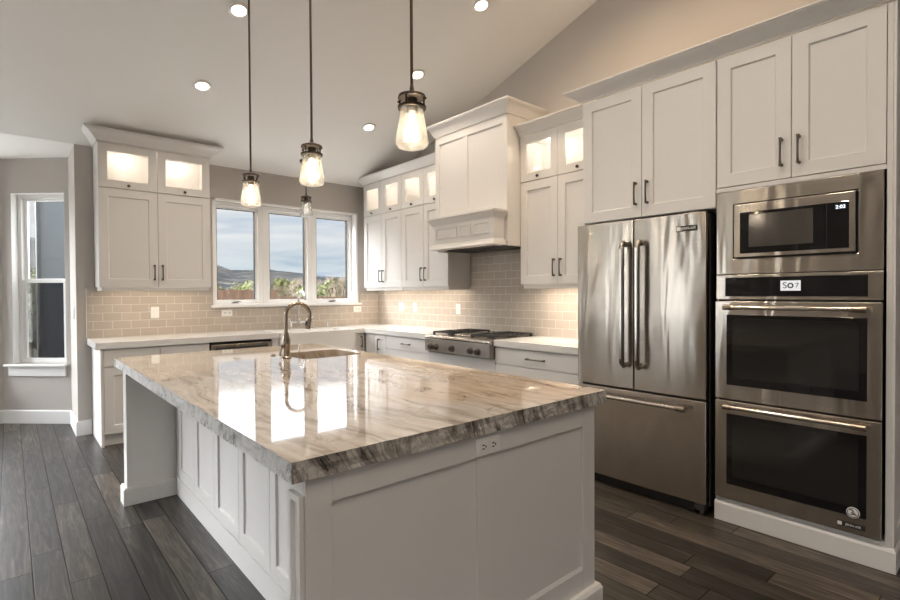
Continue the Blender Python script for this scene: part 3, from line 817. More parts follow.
# ------------------------------------------------------------------ cabinets over the refrigerator and the tall oven cabinet
TX = 3.147; tdep = W_-TX-.0015; TZ0, TZ1 = 1.828, 2.692
t = thing('refrigerator_cabinet', 'white two door cabinet mounted above the refrigerator', 'cabinet', (TX, 2.160, 0), RZ)
wF = 2.160-1.2385
bm = nb(); box(bm, 0, wF, .0215, tdep, TZ0, TZ1+.006); obj('body', bm, M['cab'], t)
for a, b_, s in ((.004, .457, 1), (.457, wF, -1)): d = door(t, a, b_, TZ0, TZ1); pull(d, b_-.04 if s > 0 else a+.04, 1.985, .15)
crown(t, [(0, tdep-.002), (0, 0), (wF-.0005, 0)], TZ1+.003, .078, .10)
wT = 1.2375-.446
t = thing('oven_cabinet', 'tall white cabinet housing the microwave and double wall oven', 'cabinet', (TX, 1.2375, 0), RZ)
bm = nb(); yb = .0215
# carcass as a shell around the appliance bays
box(bm, 0, .004, yb, tdep, .115, 1.93); box(bm, wT-.022, wT, yb, tdep, .115, 1.93); box(bm, .004, wT-.022, yb, tdep, .0, .128)
box(bm, .004, wT-.022, tdep-.02, tdep, .128, 1.93); box(bm, 0, wT, yb, tdep, 1.915, TZ1+.006)
obj('body', bm, M['cab'], t)
bm = nb(); box(bm, wT-.0215, wT, 0, yb-.0005, .11, TZ1+.004); box(bm, .0, wT-.0225, .002, yb-.0005, .108, .133); box(bm, .0, wT-.0225, .002, yb-.0005, 1.912, 1.936); obj('face_frame', bm, M['cab'], t, bevel=.001)
xc = 1.2375-.858
for a, b_, s in ((.003, xc, 1), (xc, wT-.023, -1)): d = door(t, a, b_, 1.938, TZ1); pull(d, b_-.045 if s > 0 else a+.035, 2.08, .15)
crown(t, [(0.0005, 0), (wT, 0), (wT, tdep-.002)], TZ1+.003, .078, .10)
bm = nb(); mould(bm, [(.0, 0.0), (wT, 0.0), (wT, tdep-.002)], [(-.01, 0), (.022, 0), (.022, .098), (.014, .112), (-.01, .112)]); obj('base_molding', bm, M['cab'], t, bevel=.0015)
# panelled side of the tall cabinet
bm = nb(); xs0 = wT+.0005
def sbox(y0, y1, z0, z1): box(bm, xs0, xs0+.012, y0, y1, z0, z1)
sbox(.0, .07, .113, TZ1); sbox(tdep-.07, tdep, .113, TZ1); 
for z0, z1 in ((.113, .19), (1.32, 1.42), (2.60, TZ1)): sbox(.07, tdep-.07, z0, z1)
obj('side_panel', bm, M['cab'], t, bevel=.0015)

# microwave
oX = TX-.012
t = thing('microwave', 'built-in stainless microwave with trim kit above the double oven', 'microwave', (oX, 1.2315, 0), RZ)
wM = 1.2315-.4765
bm = nb(); z0, z1 = 1.434, 1.907; ix0, ix1, iz0, iz1 = .091, .659, 1.520, 1.832
A = rectv(bm, 0, wM, z0, z1, .0); Bv = rectv(bm, ix0, ix1, iz0, iz1, .0); A2 = rectv(bm, 0, wM, z0, z1, .032); B2 = rectv(bm, ix0, ix1, iz0, iz1, .032)
ring(bm, A, Bv); ring(bm, A, A2); ring(bm, Bv, B2); ring(bm, A2, B2)
obj('trim_kit', bm, M['steel'], t, bevel=.003)
bm = nb(); box(bm, ix0+.004, ix1-.004, .02, .40, iz0+.004, iz1-.004); obj('body', bm, M['black'], t)
bm = nb(); box(bm, ix0+.008, ix1-.009, -.014, .0195, iz0+.008, iz1-.008); dr = obj('door', bm, M['steel'], t, bevel=.003)
bm = nb(); box(bm, .132, .6255, -.0165, -.0142, 1.548, 1.778); gl = obj('front_glass', bm, M['blackglass'], dr, bevel=.001)
bm = nb(); box(bm, .178, .478, -.0178, -.0168, 1.582, 1.762); obj('window_mesh', bm, M['mwwin'], gl)
bm = nb(); box(bm, .5345, .5355, -.0176, -.0168, 1.550, 1.776); obj('seam', bm, M['darksteel'], gl)
tb = text_bm('2:02', .024); bmesh.ops.translate(tb, vec=(.592, -.0178, 1.752), verts=tb.verts); obj('clock', tb, M['digit'], gl)
# double oven
t = thing('double_oven', 'stainless double wall oven with two black glass doors below the microwave', 'oven', (oX, 1.2315, 0), RZ)
bm = nb(); box(bm, .006, wM-.006, .024, .6, .140, 1.428); obj('body', bm, M['black'], t)
bm = nb(); box(bm, 0, wM, -.004, .0235, 1.290, 1.430); cp = obj('control_panel', bm, M['steel'], t, bevel=.003)
bm = nb(); box(bm, .052, wM-.057, -.0058, -.0042, 1.308, 1.414); gp = obj('touch_glass', bm, M['blackglass'], cp)
dx = 1.2315-.855
bm = nb(); box(bm, dx-.046, dx+.046, -.0068, -.006, 1.338, 1.392); lc = obj('display', bm, M['lcd'], gp)
for s_, x_o, sz in (('S', -.026, .046), ('7', .030, .034)):
    tb = text_bm(s_, sz); bmesh.ops.translate(tb, vec=(dx+x_o, -.0075, 1.365), verts=tb.verts); obj('lettering', tb, M['black'], lc)
tb = nb(); lathe(tb, [(.008, -.0075), (.0145, -.0075), (.0145, -.0070), (.008, -.0070)], (dx, 0, 1.365), 20, True, 'y'); obj('dial_mark', tb, M['black'], lc)
def oven_door(z0, z1, gz0, gz1, hz):
    bm = nb(); box(bm, 0, wM, -.018, .0235, z0, z1); d = obj('door', bm, M['steel'], t, bevel=.004)
    bm = nb(); box(bm, .064, wM-.056, -.0198, -.0182, gz0, gz1); g_ = obj('door_glass', bm, M['blackglass'], d, bevel=.0006, seg=1)
    bm = nb(); box(bm, .095, wM-.088, -.0208, -.020, gz0+.045, gz1-.02); obj('window', bm, M['ovenwin'], g_)
    bm = nb(); yo = -.066
    tube(bm, [(.073, yo, hz), (.70, yo, hz)], .0115, 14); h = obj('handle', bm, M['steelbar'], d); auto_smooth(h, 50)
    for xa, xb in ((.064, .104), (.648, .705)):
        bm = nb(); tube(bm, [(xa, yo, hz), (xb, yo, hz)], .0155, 16); cyl(bm, ((xa+xb)/2, yo, hz), ((xa+xb)/2, -.0182, hz), .010, .013, 12); obj('end_mount', bm, M['nickel'], h)
    bm = nb(); tube(bm, [(.26, yo, hz), (.48, yo, hz)], .0125, 14); obj('grip_sleeve', bm, M['steelbar'], h)
    return d, g_
oven_door(.716, 1.280, .800, 1.203, 1.246)
d, g_ = oven_door(.140, .708, .228, .634, .680)
badge(d, 1.2315-.592, .181, .112, .024, -.0182)
bm = nb(); cx = 1.2315-.583
lathe(bm, [(0, -.0228), (.024, -.0228), (.027, -.0218), (.027, -.0202), (0, -.0202)], (cx, 0, .247), 24, axis='y'); em = obj('round_emblem', bm, M['white'], g_)
bm = nb(); lathe(bm, [(.0205, -.0234), (.0235, -.0234), (.0235, -.0229), (.0205, -.0229)], (cx, 0, .247), 24, True, 'y'); tube(bm, [(cx-.013, -.0234, .258), (cx-.004, -.0234, .262), (cx+.002, -.0234, .254), (cx-.006, -.0234, .247), (cx+.003, -.0234, .242), (cx+.014, -.0234, .238)], .0028, 6)
tube(bm, [(cx-.012, -.0234, .236), (cx-.002, -.0234, .238), (cx+.006, -.0234, .250)], .002, 6); obj('emblem_mark', bm, M['black'], em)

# ------------------------------------------------------------------ island
IX0, IX1, IY0, IY1 = .519, 1.916, 1.196, 3.985
t = thing('kitchen_island', 'white panelled kitchen island base with knee space and two end legs', 'island', (.547, 1.182, 0))
LX = .834-.547; BWd = 1.846-.547; ZT = .864; EX = .013; EY = .028
bm = nb(); box(bm, LX+.0215, BWd-.001, .105, 2.59, .0, .60); obj('body', bm, M['cab'], t)
for x0, x1, y0, y1 in ((LX+.0215, BWd-.001, .105, 1.75), (LX+.0215, BWd-.001, 2.36, 2.59), (LX+.0215, LX+.06, 1.7505, 2.3595), (BWd-.04, BWd-.001, 1.7505, 2.3595)):
    bm = nb(); box(bm, x0, x1, y0, y1, .6005, ZT); obj('body_top', bm, M['cab'], t)
# end panel facing the viewer: stiles, rails and recessed fields
bm = nb(); box(bm, EX, BWd, EY+.0078, .104, 0, ZT)
for x0, x1, z0, z1 in ((EX, .088, .0, ZT), (.617, .694, .20, .787), (BWd-.084, BWd, .0, ZT), (.088, BWd-.084, .787, ZT), (.088, BWd-.084, 0, .20)): box(bm, x0, x1, EY, EY+.0075, z0, z1)
ep = obj('end_panel', bm, M['cab'], t, bevel=.002)
bm = nb()
for xa, xb in ((.088, .617), (.694, BWd-.084)): mould(bm, [(xb, EY+.0077), (xa, EY+.0077)][::-1], [(0, .2), (.007, .2), (.002, .211), (0, .211)])
obj('bead', bm, M['cab'], ep)
# narrow framed panel on the end of the leg
bm = nb(); q0, q1 = .034, .102
def yz(x, i, za, zb): return [bm.verts.new(c) for c in ((x, q0+i, za), (x, q1-i, za), (x, q1-i, zb), (x, q0+i, zb))]
a = yz(EX-.0005, 0, .06, .822); b = yz(EX-.014, 0, .06, .822); c = yz(EX-.014, .016, .08, .803); d = yz(EX-.004, .020, .086, .798)
ring(bm, a, b); ring(bm, b, c); ring(bm, c, d); bm.faces.new(d); bm.faces.new(a[::-1]); obj('leg_panel_frame', bm, M['cab'], ep, bevel=.0015)
# far leg panel
bm = nb(); box(bm, .004, LX+.02, 2.5935, 2.70, 0, ZT); lp = obj('leg_panel', bm, M['cab'], t, bevel=.002)
bm = nb(); mould(bm, [(.004, 2.70), (.004, 2.5935), (LX-.004, 2.5935)], [(-.004, 0), (.022, 0), (.022, .10), (.014, .112), (-.004, .112)]); obj('base_molding', bm, M['cab'], lp, bevel=.0015)
# seating side doors on x = LX (front faces -x): build in a rotated sub frame
def side_door(y0, y1):
    bm = nb(); door_bm(bm, y0+.002, y1-.002, .124, .862, 0, .02, .062, .010)
    # local front view (x right = -Y) -> rotate so that the front faces -x
    bmesh.ops.transform(bm, matrix=Matrix.Translation((LX, 0, 0)) @ Matrix(((0, 1, 0, 0), (1, 0, 0, 0), (0, 0, 1, 0), (0, 0, 0, 1))), verts=bm.verts)
    obj('door', bm, M['cab'], t, bevel=.0012, seg=1)
ys = [.106, .2, .583, .972, 1.363, 1.758, 2.15, 2.54]
for y0, y1 in zip(ys[1:], ys[2:]): side_door(y0, y1)
bm = nb(); box(bm, LX, LX+.02, .1055, .198, .124, .862); box(bm, LX, LX+.02, 2.542, 2.589, .124, .862); obj('filler_strip', bm, M['cab'], t)
bm = nb(); box(bm, LX-.004, LX+.0213, .1055, 2.5925, 0, .121); obj('base_rail', bm, M['cab'], t, bevel=.0015)
# base molding round the viewer end
bm = nb(); mould(bm, [(EX, .104), (EX, EY), (BWd, EY), (BWd, 2.58)], [(-.004, 0), (.024, 0), (.024, .098), (.016, .114), (-.004, .114)])
obj('base_molding', bm, M['cab'], t, bevel=.0015)

# slab with a chiselled edge
def slab():
    bm = nb(); hole = rrect(1.405, 1.842, 3.03, 3.45, .05, 5)
    nz = 5; z0, z1 = .8655, .92; st = .018
    pts = []; cs = [(IX0, IY0), (IX1, IY0), (IX1, IY1), (IX0, IY1)]; outs = [Vector((0, -1)), Vector((1, 0)), Vector((0, 1)), Vector((-1, 0))]
    for i in range(4):
        a, b_ = Vector(cs[i]), Vector(cs[(i+1) % 4]); n = max(2, int((b_-a).length/st))
        for k in range(n): pts.append((a.lerp(b_, k/n), outs[i] if k else (outs[i]+outs[i-1]), i))
    L = []
    for j in range(nz+1):
        z = z0+(z1-z0)*j/nz; row = []
        for p, o, i in pts:
            rough = .005 if i == 0 else .0028
            am = rough if 0 < j < nz else rough*.35
            q = p+o*am*(noise.noise(Vector((p.x*30, p.y*30, z*45)))*1.1-.35)
            row.append(bm.verts.new((q.x, q.y, z)))
        L.append(row)
    for a, b_ in zip(L, L[1:]):
        for k in range(len(pts)):
            f = bm.faces.new((a[k], a[(k+1) % len(pts)], b_[(k+1) % len(pts)], b_[k]))
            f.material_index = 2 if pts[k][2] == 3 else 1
    for row, z, mi in ((L[-1], z1, 0), (L[0], z0, 1)):
        hv = [bm.verts.new((*p, z)) for p in hole]
        ed = [bm.edges.get((row[k], row[(k+1) % len(row)])) for k in range(len(row))]+[bm.edges.new((hv[k], hv[(k+1) % len(hv)])) for k in range(len(hv))]
        rs = bmesh.ops.triangle_fill(bm, use_beauty=True, use_dissolve=False, edges=ed)
        for f in rs['geom']:
            if isinstance(f, bmesh.types.BMFace): f.material_index = mi
        if mi == 0: ht = hv
        else: hb = hv
    n = len(ht)
    for k in range(n):
        f = bm.faces.new((ht[k], ht[(k+1) % n], hb[(k+1) % n], hb[k])); f.material_index = 0
    return bm
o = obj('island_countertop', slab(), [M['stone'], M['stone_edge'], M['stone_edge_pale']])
tag(o, 'thick polished veined stone slab with rough chiselled edge on the island', 'countertop')
# prep sink
bm = nb(); t = thing('prep_sink', 'small undermount stainless prep sink set in the island stone', 'sink', (1.624, 3.24, .67))
o_ = rrect(-.226, .226, -.217, .217, .06, 5); i_ = rrect(-.219, .219, -.210, .210, .055, 5)
ot = [bm.verts.new((*p, .1945)) for p in o_]; it = [bm.verts.new((*p, .1945)) for p in i_]; ib = [bm.verts.new((p[0]*.97, p[1]*.97, .004)) for p in i_]; ob_ = [bm.verts.new((*p, 0)) for p in o_]
ring(bm, ot, it); ring(bm, it, ib); bm.faces.new(ib); ring(bm, ob_, ot); bm.faces.new(ob_[::-1]); obj('basin', bm, M['steelbar'], t)
bm = nb(); lathe(bm, [(0, .0045), (.045, .0045), (.045, .007), (.03, .009), (0, .006)], (0, 0, 0), 20); obj('drain', bm, M['chrome'], t)
# island faucet
t = thing('island_faucet', 'brushed nickel gooseneck pull-down faucet standing on the island stone', 'faucet', (1.352, 3.185, .9205), R(-10))
bm = nb(); lathe(bm, [(0, 0), (.034, 0), (.034, .006), (.027, .014), (.026, .03), (.026, .06), (.029, .09), (.028, .115), (.022, .14), (.016, .165), (0, .166)], (0, 0, 0), 24); auto_smooth(obj('body', bm, M['nickel'], t))
bm = nb(); pts = [(0, 0, .165), (0, 0, .275)]; rad = .078
for k in range(1, 19): a = pi-k/18*R(195); pts.append((rad+rad*cos(a), 0, .275+rad*sin(a)))
tube(bm, pts, .0125, 14); sp = auto_smooth(obj('spout', bm, M['nickel'], t), 50)
e = Vector(pts[-1]); dv = (e-Vector(pts[-2])).normalized()
bm = nb(); tube(bm, [e-dv*.002, e+dv*.01, e+dv*.055, e+dv*.075], [.0145, .017, .019, .016], 14); hd_ = auto_smooth(obj('spray_head', bm, M['nickel'], t), 40)
bm = nb(); tube(bm, [e+dv*.02+Vector((-.016, -.004, 0)), e+dv*.05+Vector((-.018, -.004, 0))], .006, 8); obj('spray_button', bm, M['black'], hd_)
bm = nb(); tube(bm, [(-.012, -.012, .075), (-.034, -.034, .08)], .012, 12); tube(bm, [(-.034, -.034, .075), (-.046, -.044, .045), (-.05, -.048, .02)], [.008, .006, .0075], 10); auto_smooth(obj('lever', bm, M['nickel'], t), 50)
bm = nb(); lathe(bm, [(0, 0), (.018, 0), (.018, .006), (.012, .010), (0, .010)], (0, 0, 0), 20)
tag(auto_smooth(obj('air_switch', bm, M['nickel'], loc=(1.346, 3.385, .9205))), 'small round metal button on the island stone beside the faucet', 'button')
# window sink bridge faucet
t = thing('bridge_faucet', 'chrome bridge faucet with high spout behind the apron sink', 'faucet', (2.625, 5.80, .9205))
bm = nb()
for sx in (-.10, .10): lathe(bm, [(0, 0), (.027, 0), (.027, .006), (.016, .016), (.014, .06), (.019, .075), (.019, .10), (.012, .112), (0, .114)], (sx, 0, 0), 16)
tube(bm, [(-.10, 0, .075), (.10, 0, .075)], .010, 12); lathe(bm, [(0, .05), (.018, .055), (.020, .10), (.014, .12), (.012, .14)], (0, 0, 0), 16)
auto_smooth(obj('bridge', bm, M['chrome'], t))
bm = nb(); pts = [(0, 0, .12), (0, 0, .36)]
for k in range(1, 17): a = pi-k/16*R(190); pts.append((0, -(.085+.085*cos(a)), .36+.085*sin(a)))
pts = [(p[0], p[1], p[2]) for p in pts]; tube(bm, pts, .015, 12); auto_smooth(obj('spout', bm, M['chrome'], t), 50)
for sx in (-.10, .10):
    bm = nb(); tube(bm, [(sx, 0, .112), (sx*1.15, -.01, .125), (sx*1.7, -.045, .135)], [.008, .006, .008], 10); auto_smooth(obj('lever', bm, M['chrome'], t), 50)
t = thing('soap_dispenser', 'small chrome soap dispenser on the counter right of the bridge faucet', 'soap dispenser', (3.0, 5.80, .9205))
bm = nb(); lathe(bm, [(0, 0), (.02, 0), (.02, .006), (.012, .012), (.010, .04), (.014, .05), (.014, .062), (0, .064)], (0, 0, 0), 16); auto_smooth(obj('pump', bm, M['chrome'], t))
bm = nb(); tube(bm, [(0, 0, .055), (0, -.03, .066), (0, -.055, .058)], .005, 8); obj('nozzle', bm, M['chrome'], t)

# ------------------------------------------------------------------ outlets and switches
def plate_thing(name, label, cat, loc, rotz, w_, h_, style, group=None):
    t = thing(name, label, cat, loc, rotz, group)
    bm = nb(); box(bm, -w_/2, w_/2, -.006, -.0005, -h_/2, h_/2); obj('cover_plate', bm, M['white'], t, bevel=.003)
    if style == 'outlet':
        hz = w_ > h_
        for s in (-1, 1):
            cx, cz = (s*.023, 0) if hz else (0, s*.023)
            bm = nb(); box(bm, cx-.016, cx+.016, -.008, -.0061, cz-.016, cz+.016); so = obj('socket', bm, M['white'], t, bevel=.003)
            bm = nb()
            if hz: box(bm, cx-.006, cx+.004, -.0086, -.0081, cz+.004, cz+.008); box(bm, cx-.006, cx+.004, -.0086, -.0081, cz-.008, cz-.004); cyl(bm, (cx+.010, -.0081, cz), (cx+.010, -.0086, cz), .0035, seg=8)
            else: box(bm, cx-.008, cx-.004, -.0086, -.0081, cz-.003, cz+.008); box(bm, cx+.004, cx+.008, -.0086, -.0081, cz-.003, cz+.008); cyl(bm, (cx, -.0081, cz-.009), (cx, -.0086, cz-.009), .0035, seg=8)
            obj('slots', bm, M['black'], so)
    else:
        n = 2 if w_ > .1 else 1
        for k in range(n):
            cx = 0 if n == 1 else (-.023 if k == 0 else .023)
            bm = nb(); box(bm, cx-.0165, cx+.0165, -.009, -.0061, -.033, .033); obj('rocker', bm, M['white'], t, bevel=.002)
    return t
yb_ = D_-.009; xb_ = W_-.009
plate_thing('light_switch', 'white switch plate on the tile left of the sink window', 'switch', (1.131, yb_, 1.152), 0, .075, .118, 'switch')
plate_thing('wall_outlet', 'white sideways outlet under the left corner of the sink window', 'outlet', (1.842, yb_, 1.128), 0, .118, .075, 'outlet')
plate_thing('wall_outlet', 'white sideways outlet under the right corner of the sink window', 'outlet', (3.512, yb_, 1.130), 0, .118, .075, 'outlet')
plate_thing('light_switch', 'double white switch plate on the range wall tile nearest the room corner', 'switch', (xb_, 5.38, 1.165), RZ, .118, .118, 'switch')
plate_thing('light_switch', 'single white switch plate on the range wall right of the double plate', 'switch', (xb_, 5.095, 1.16), RZ, .075, .118, 'switch')
plate_thing('wall_outlet', 'white upright outlet on the tile just left of the gas rangetop', 'outlet', (xb_, 4.285, 1.155), RZ, .075, .118, 'outlet')
plate_thing('wall_outlet', 'white outlet at the top of the island end panel under the stone edge', 'outlet', (1.210, 1.210, .822), 0, .115, .06, 'outlet')
plate_thing('light_switch', 'white switch on the narrow nook wall beside the bay window', 'switch', (.48, 6.19, 1.16), RZ, .075, .118, 'switch')

# ------------------------------------------------------------------ pendants
def pendant(label, x, y, zb, k=1., on=1., group=None, canopy=True):
    """clear seeded glass jar pendant; zb = bottom of the glass"""
    t = thing('pendant_light', label, 'pendant light', (x, y, zb), 0, group)
    zc = ceil_z(y)-zb
    gh = .160*k
    bm = nb()
    prof = [(.012*k, .005*k), (.040*k, .0*k), (.058*k, .006*k), (.066*k, .022*k), (.059*k, .07*k), (.050*k, .12*k), (.046*k, gh)]
    inner = [(r-.003*k if r > .02*k else r, z+.003*k if i < 4 else z) for i, (r, z) in enumerate(prof)][::-1]
    lathe(bm, prof+inner, (0, 0, 0), 32, True); auto_smooth(obj('glass_shade', bm, M['seeded'] if on >= 1 else M['frosted'], t), 60)
    bm = nb(); z = gh+.0015
    lathe(bm, [(.044*k, z-.006), (.056*k, z-.006), (.057*k, z+.004), (.044*k, z+.004)], (0, 0, 0), 28, True)
    for a in range(4):
        an = a*pi/2+.5; cyl(bm, (.052*k*cos(an), .052*k*sin(an), z), (.052*k*cos(an), .052*k*sin(an), z+.040*k), .004*k, seg=8)
        lathe(bm, [(0, -.006*k), (.005*k, -.003*k), (.005*k, .003*k), (0, .006*k)], (.058*k*cos(an), .058*k*sin(an), z+.030*k), 8)
    lathe(bm, [(0, z+.050*k), (.014*k, z+.062*k), (.030*k, z+.056*k), (.054*k, z+.046*k), (.056*k, z+.036*k), (.046*k, z+.034*k), (0, z+.036*k)], (0, 0, 0), 28)
    lathe(bm, [(0, z+.036*k), (.022*k, z+.036*k), (.022*k, z-.018*k), (.018*k, z-.022*k), (0, z-.022*k)], (0, 0, 0), 18)
    auto_smooth(obj('cap', bm, M['bronze'], t))
    bm = nb(); tube(bm, [(0, 0, gh+.055*k), (0, 0, gh+.075*k), (0, 0, gh+.09*k), (0, 0, zc-.012)], [.010*k, .009*k, .0062*k, .0062*k], 10); obj('rod', bm, M['bronze'], t)
    bm = nb(); lathe(bm, [(0, zc-.03), (.058*k, zc-.026), (.062*k, zc-.01), (.062*k, zc+.001), (0, zc+.001)], (0, 0, 0), 24); auto_smooth(obj('canopy', bm, M['bronze'], t))
    bm = nb(); b0 = gh-.025*k
    lathe(bm, [(0, b0), (.011*k, b0), (.012*k, b0-.02*k), (.021*k, b0-.05*k), (.024*k, b0-.075*k), (.018*k, b0-.097*k), (0, b0-.105*k)], (0, 0, 0), 18)
    auto_smooth(obj('bulb', bm, M['bulb'] if on >= 1 else M['bulb_dim'], t))
    if on >= 1: lamp('pendant_lamp', 'POINT', (0, 0, gh-.09*k), PEND_W, WARM2, t, .027)
    return t
M['bulb_dim'] = emis('frosted_bulb', (1, .9, .78), .8)
g = 'seeded glass pendants hung over the island'
pendant('seeded glass pendant over the far end of the island', 1.22, 3.414, 1.918, group=g)
pendant('seeded glass pendant over the middle of the island', 1.22, 2.517, 1.910, group=g)
pendant('seeded glass pendant over the near end of the island', 1.22, 1.632, 1.912, group=g)
pendant('small glass pendant hanging in front of the window above the apron sink', 2.62, 5.56, 2.228, 1.12, .5)

# ------------------------------------------------------------------ recessed lamps
def can(x, y, label, power=LAMP_W, col=WARM):
    t = thing('recessed_light', label, 'ceiling light', (x, y, ceil_z(y)), 0, 'recessed ceiling lights')
    s = SL if y > RIDGE_Y else -SL
    t.rotation_euler = (-math.atan(s), 0, 0)
    bm = nb(); lathe(bm, [(.052, -.010), (.058, -.010), (.076, -.004), (.076, -.0005), (.052, -.0005)], (0, 0, 0), 32, True); obj('trim_ring', bm, M['cap'], t, smooth=True)
    bm = nb(); lathe(bm, [(0, -.0055), (.0515, -.0055), (.0515, -.001), (0, -.001)], (0, 0, 0), 32); obj('lens', bm, M['lens'], t)
    lamp('recessed_lamp', 'SPOT', (0, 0, -.03), power, col, t, .05, spot=150, blend=.9, rot=(math.atan(s), 0, 0))
can(1.30, 3.843, 'recessed lamp in the sloped ceiling just left of the far pendant rod')
can(1.285, 4.734, 'recessed lamp in the ceiling in front of the cabinet left of the sink window')
can(2.965, 4.745, 'recessed lamp in the ceiling nearest the inside corner by the window', LAMP_W*.55)
can(2.955, 3.864, 'recessed lamp in the ceiling right beside the near pendant rod')
can(2.945, 2.988, 'recessed lamp highest on the ceiling above the range hood side')
for x, y, pw, cl_ in ((1.29, 2.08, LAMP_NEAR, WARM), (1.29, 1.2, LAMP_NEAR, WARM), (2.945, 2.1, LAMP_NEAR*.6, AMBER), (2.945, 1.2, LAMP_NEAR*.6, AMBER), (1.29, -.2, LAMP_NEAR, WARM), (-.6, -.9, LAMP_NEAR, WARM)):  # added out of view to light the room; amber pair matches warm wall glow
    can(x, y, 'unseen recessed lamp added further up the ceiling for its light', pw, cl_)
bm = nb(); lathe(bm, [(0, -.028), (.05, -.026), (.058, -.012), (.058, -.0005), (0, -.0005)], (0, 0, 0), 24)

# ------------------------------------------------------------------ outside
def f_ground(t, b):
    n = t.noise(t.obj(), .35, 6, .6); t.l.new(t.ramp(n, [(.3, (.06, .06, .03)), (.55, (.09, .075, .045)), (.75, (.13, .10, .07))]), b.inputs['Base Color'])
def f_hill(t, b):
    x, y, z = t.xyz(t.obj()); n = t.noise(t.vec(t.m('MULTIPLY', x, .022), t.m('MULTIPLY', y, .022), t.m('MULTIPLY', z, .05)), 1.2, 8, .7)
    t.l.new(t.ramp(n, [(.38, (.014, .017, .019)), (.52, (.036, .036, .036)), (.66, (.085, .075, .062))]), b.inputs['Base Color'])
M['ground'] = mat('dry_meadow', rough=.95, fn=f_ground); M['hill'] = mat('hazy_scrub_hillside', rough=1., spec=0., fn=f_hill)
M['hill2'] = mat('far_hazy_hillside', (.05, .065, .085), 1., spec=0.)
bm = nb(); box(bm, -900, 2200, -200, 4200, -1.3, -.9); struct('ground', bm, M['ground'])
M['bounce_pale'] = mat('pale_bounce_concrete', (.78, .76, .72), .8)  # pale reflecting surface for the slabs added outdoors
bm = nb(); plate(bm, [(-15, -8), (XL-.25, -8), (XL-.25, 6.3), (-2.5, 6.3), (-2.5, 7.4), (-.25, 7.4), (-.25, 15), (-15, 15)], [], -.3, -.1); struct('bounce_slab', bm, M['bounce_pale'])  # unseen slab added to bounce daylight up to the room and nook ceilings
bm = nb(); box(bm, 1.75, 9., 6.3, 11.5, -.3, -.1); struct('bounce_slab_north', bm, M['bounce_pale'])  # second unseen slab, added to bounce light onto the ceiling by the window
def hill(name, dist, az0, az1, prof, m, depth):
    bm = nb(); n = 120; rows = []
    for k in range(n+1):
        az = az0+(az1-az0)*k/n
        for i in range(len(prof)-1):
            if prof[i][0] <= az <= prof[i+1][0]:
                f = (az-prof[i][0])/(prof[i+1][0]-prof[i][0]); f = f*f*(3-2*f); el = prof[i][1]*(1-f)+prof[i+1][1]*f; break
        else: el = prof[0][1] if az < prof[0][0] else prof[-1][1]
        el += .10*noise.noise(Vector((az*.9, 0, dist)))+.05*noise.noise(Vector((az*3.1, 4, dist)))
        ht = dist*math.tan(R(max(el, .2)))
        row = []
        for j in range(9):
            fj = j/8; dd = dist-depth*(1-fj); hh = ht*(fj**1.15)+(dist*.004*noise.noise(Vector((az*1.3, fj*4, 1))) if 0 < j < 8 else 0)
            row.append(bm.verts.new((dd*sin(R(az)), dd*cos(R(az)), -1.+max(0, hh)+(H if j == 8 else H*fj))))
        row.append(bm.verts.new((dist*1.25*sin(R(az)), dist*1.25*cos(R(az)), -1.)))
        rows.append(row)
    for a, b_ in zip(rows, rows[1:]):
        for j in range(9): bm.faces.new((a[j], a[j+1], b_[j+1], b_[j]))
    return struct(name, bm, m, smooth=True)
hill('hill_near', 1500, -60, 75, [(-60, 4), (-8, 5), (0, 5.2), (2.5, 5.0), (8, 4.2), (13, 3.7), (16.1, 3.1), (18.2, 2.5), (19.8, 2.6), (21.0, 2.78), (22.5, 2.5), (25, 2.25), (27, 1.95), (30, 1.75), (40, 1.6), (75, 2.)], M['hill'], 900)
hill('hill_far', 2800, -20, 75, [(-20, 2.6), (16, 1.8), (24, 2.1), (26, 2.1), (28.5, 1.9), (32, 1.85), (75, 1.6)], M['hill2'], 900)
# house corner outside the bay window
def f_siding(t, b):
    x, y, z = t.xyz(t.obj()); fz = t.m('FRACT', t.m('DIVIDE', z, .16)); t.l.new(t.bump(fz, .8, .02), b.inputs['Normal'])
M['siding'] = mat('slate_siding', (.07, .078, .085), .7, fn=f_siding)
M['darktrim'] = mat('charcoal_trim', (.02, .022, .025), .5)
t = thing('siding_wall', 'dark slate clad house corner just outside the bay window', 'wall', (.95, 8.9, -.9))
bm = nb(); box(bm, -.62, .62, -.2, .2, 0, 4.6); obj('cladding', bm, M['siding'], t)
bm = nb(); box(bm, -.665, -.6205, -.215, .215, 0, 4.6); obj('corner_board', bm, M['darktrim'], t)
# fence
def f_wood(t, b):
    x, y, z = t.xyz(t.obj()); n = t.noise(t.vec(t.m('MULTIPLY', x, 9), y, t.m('MULTIPLY', z, 1.5)), 1., 5, .6); t.l.new(t.ramp(n, [(.3, (.075, .040, .024)), (.7, (.14, .082, .052))]), b.inputs['Base Color'])
M['fence'] = mat('weathered_brown_boards', rough=.9, fn=f_wood)
def fence(x0, x1, y, zt, label):
    t = thing('board_fence', label, 'fence', (x0, y, -.9)); bm = nb(); x = 0
    while x < x1-x0-.01:
        box(bm, x, min(x+.135, x1-x0), 0, .02, .02, zt+.9+random.uniform(-.012, .012)); x += .145
    obj('boards', bm, M['fence'], t)
    bm = nb()
    for z in (.3, 1.2, 2.0): box(bm, 0, x1-x0, .021, .06, z, z+.09)
    obj('rail', bm, M['fence'], t)
    x = .5
    while x < x1-x0:
        bm = nb(); box(bm, x, x+.09, .061, .15, 0, zt+.85); obj('post', bm, M['fence'], t); x += 2.4
fence(2.4, 6.3, 15.5, 1.47, 'brown board fence seen low through the left pane of the sink window')
fence(6.4, 12.5, 15.5, 1.24, 'lower brown board fence seen low through the middle and right panes')
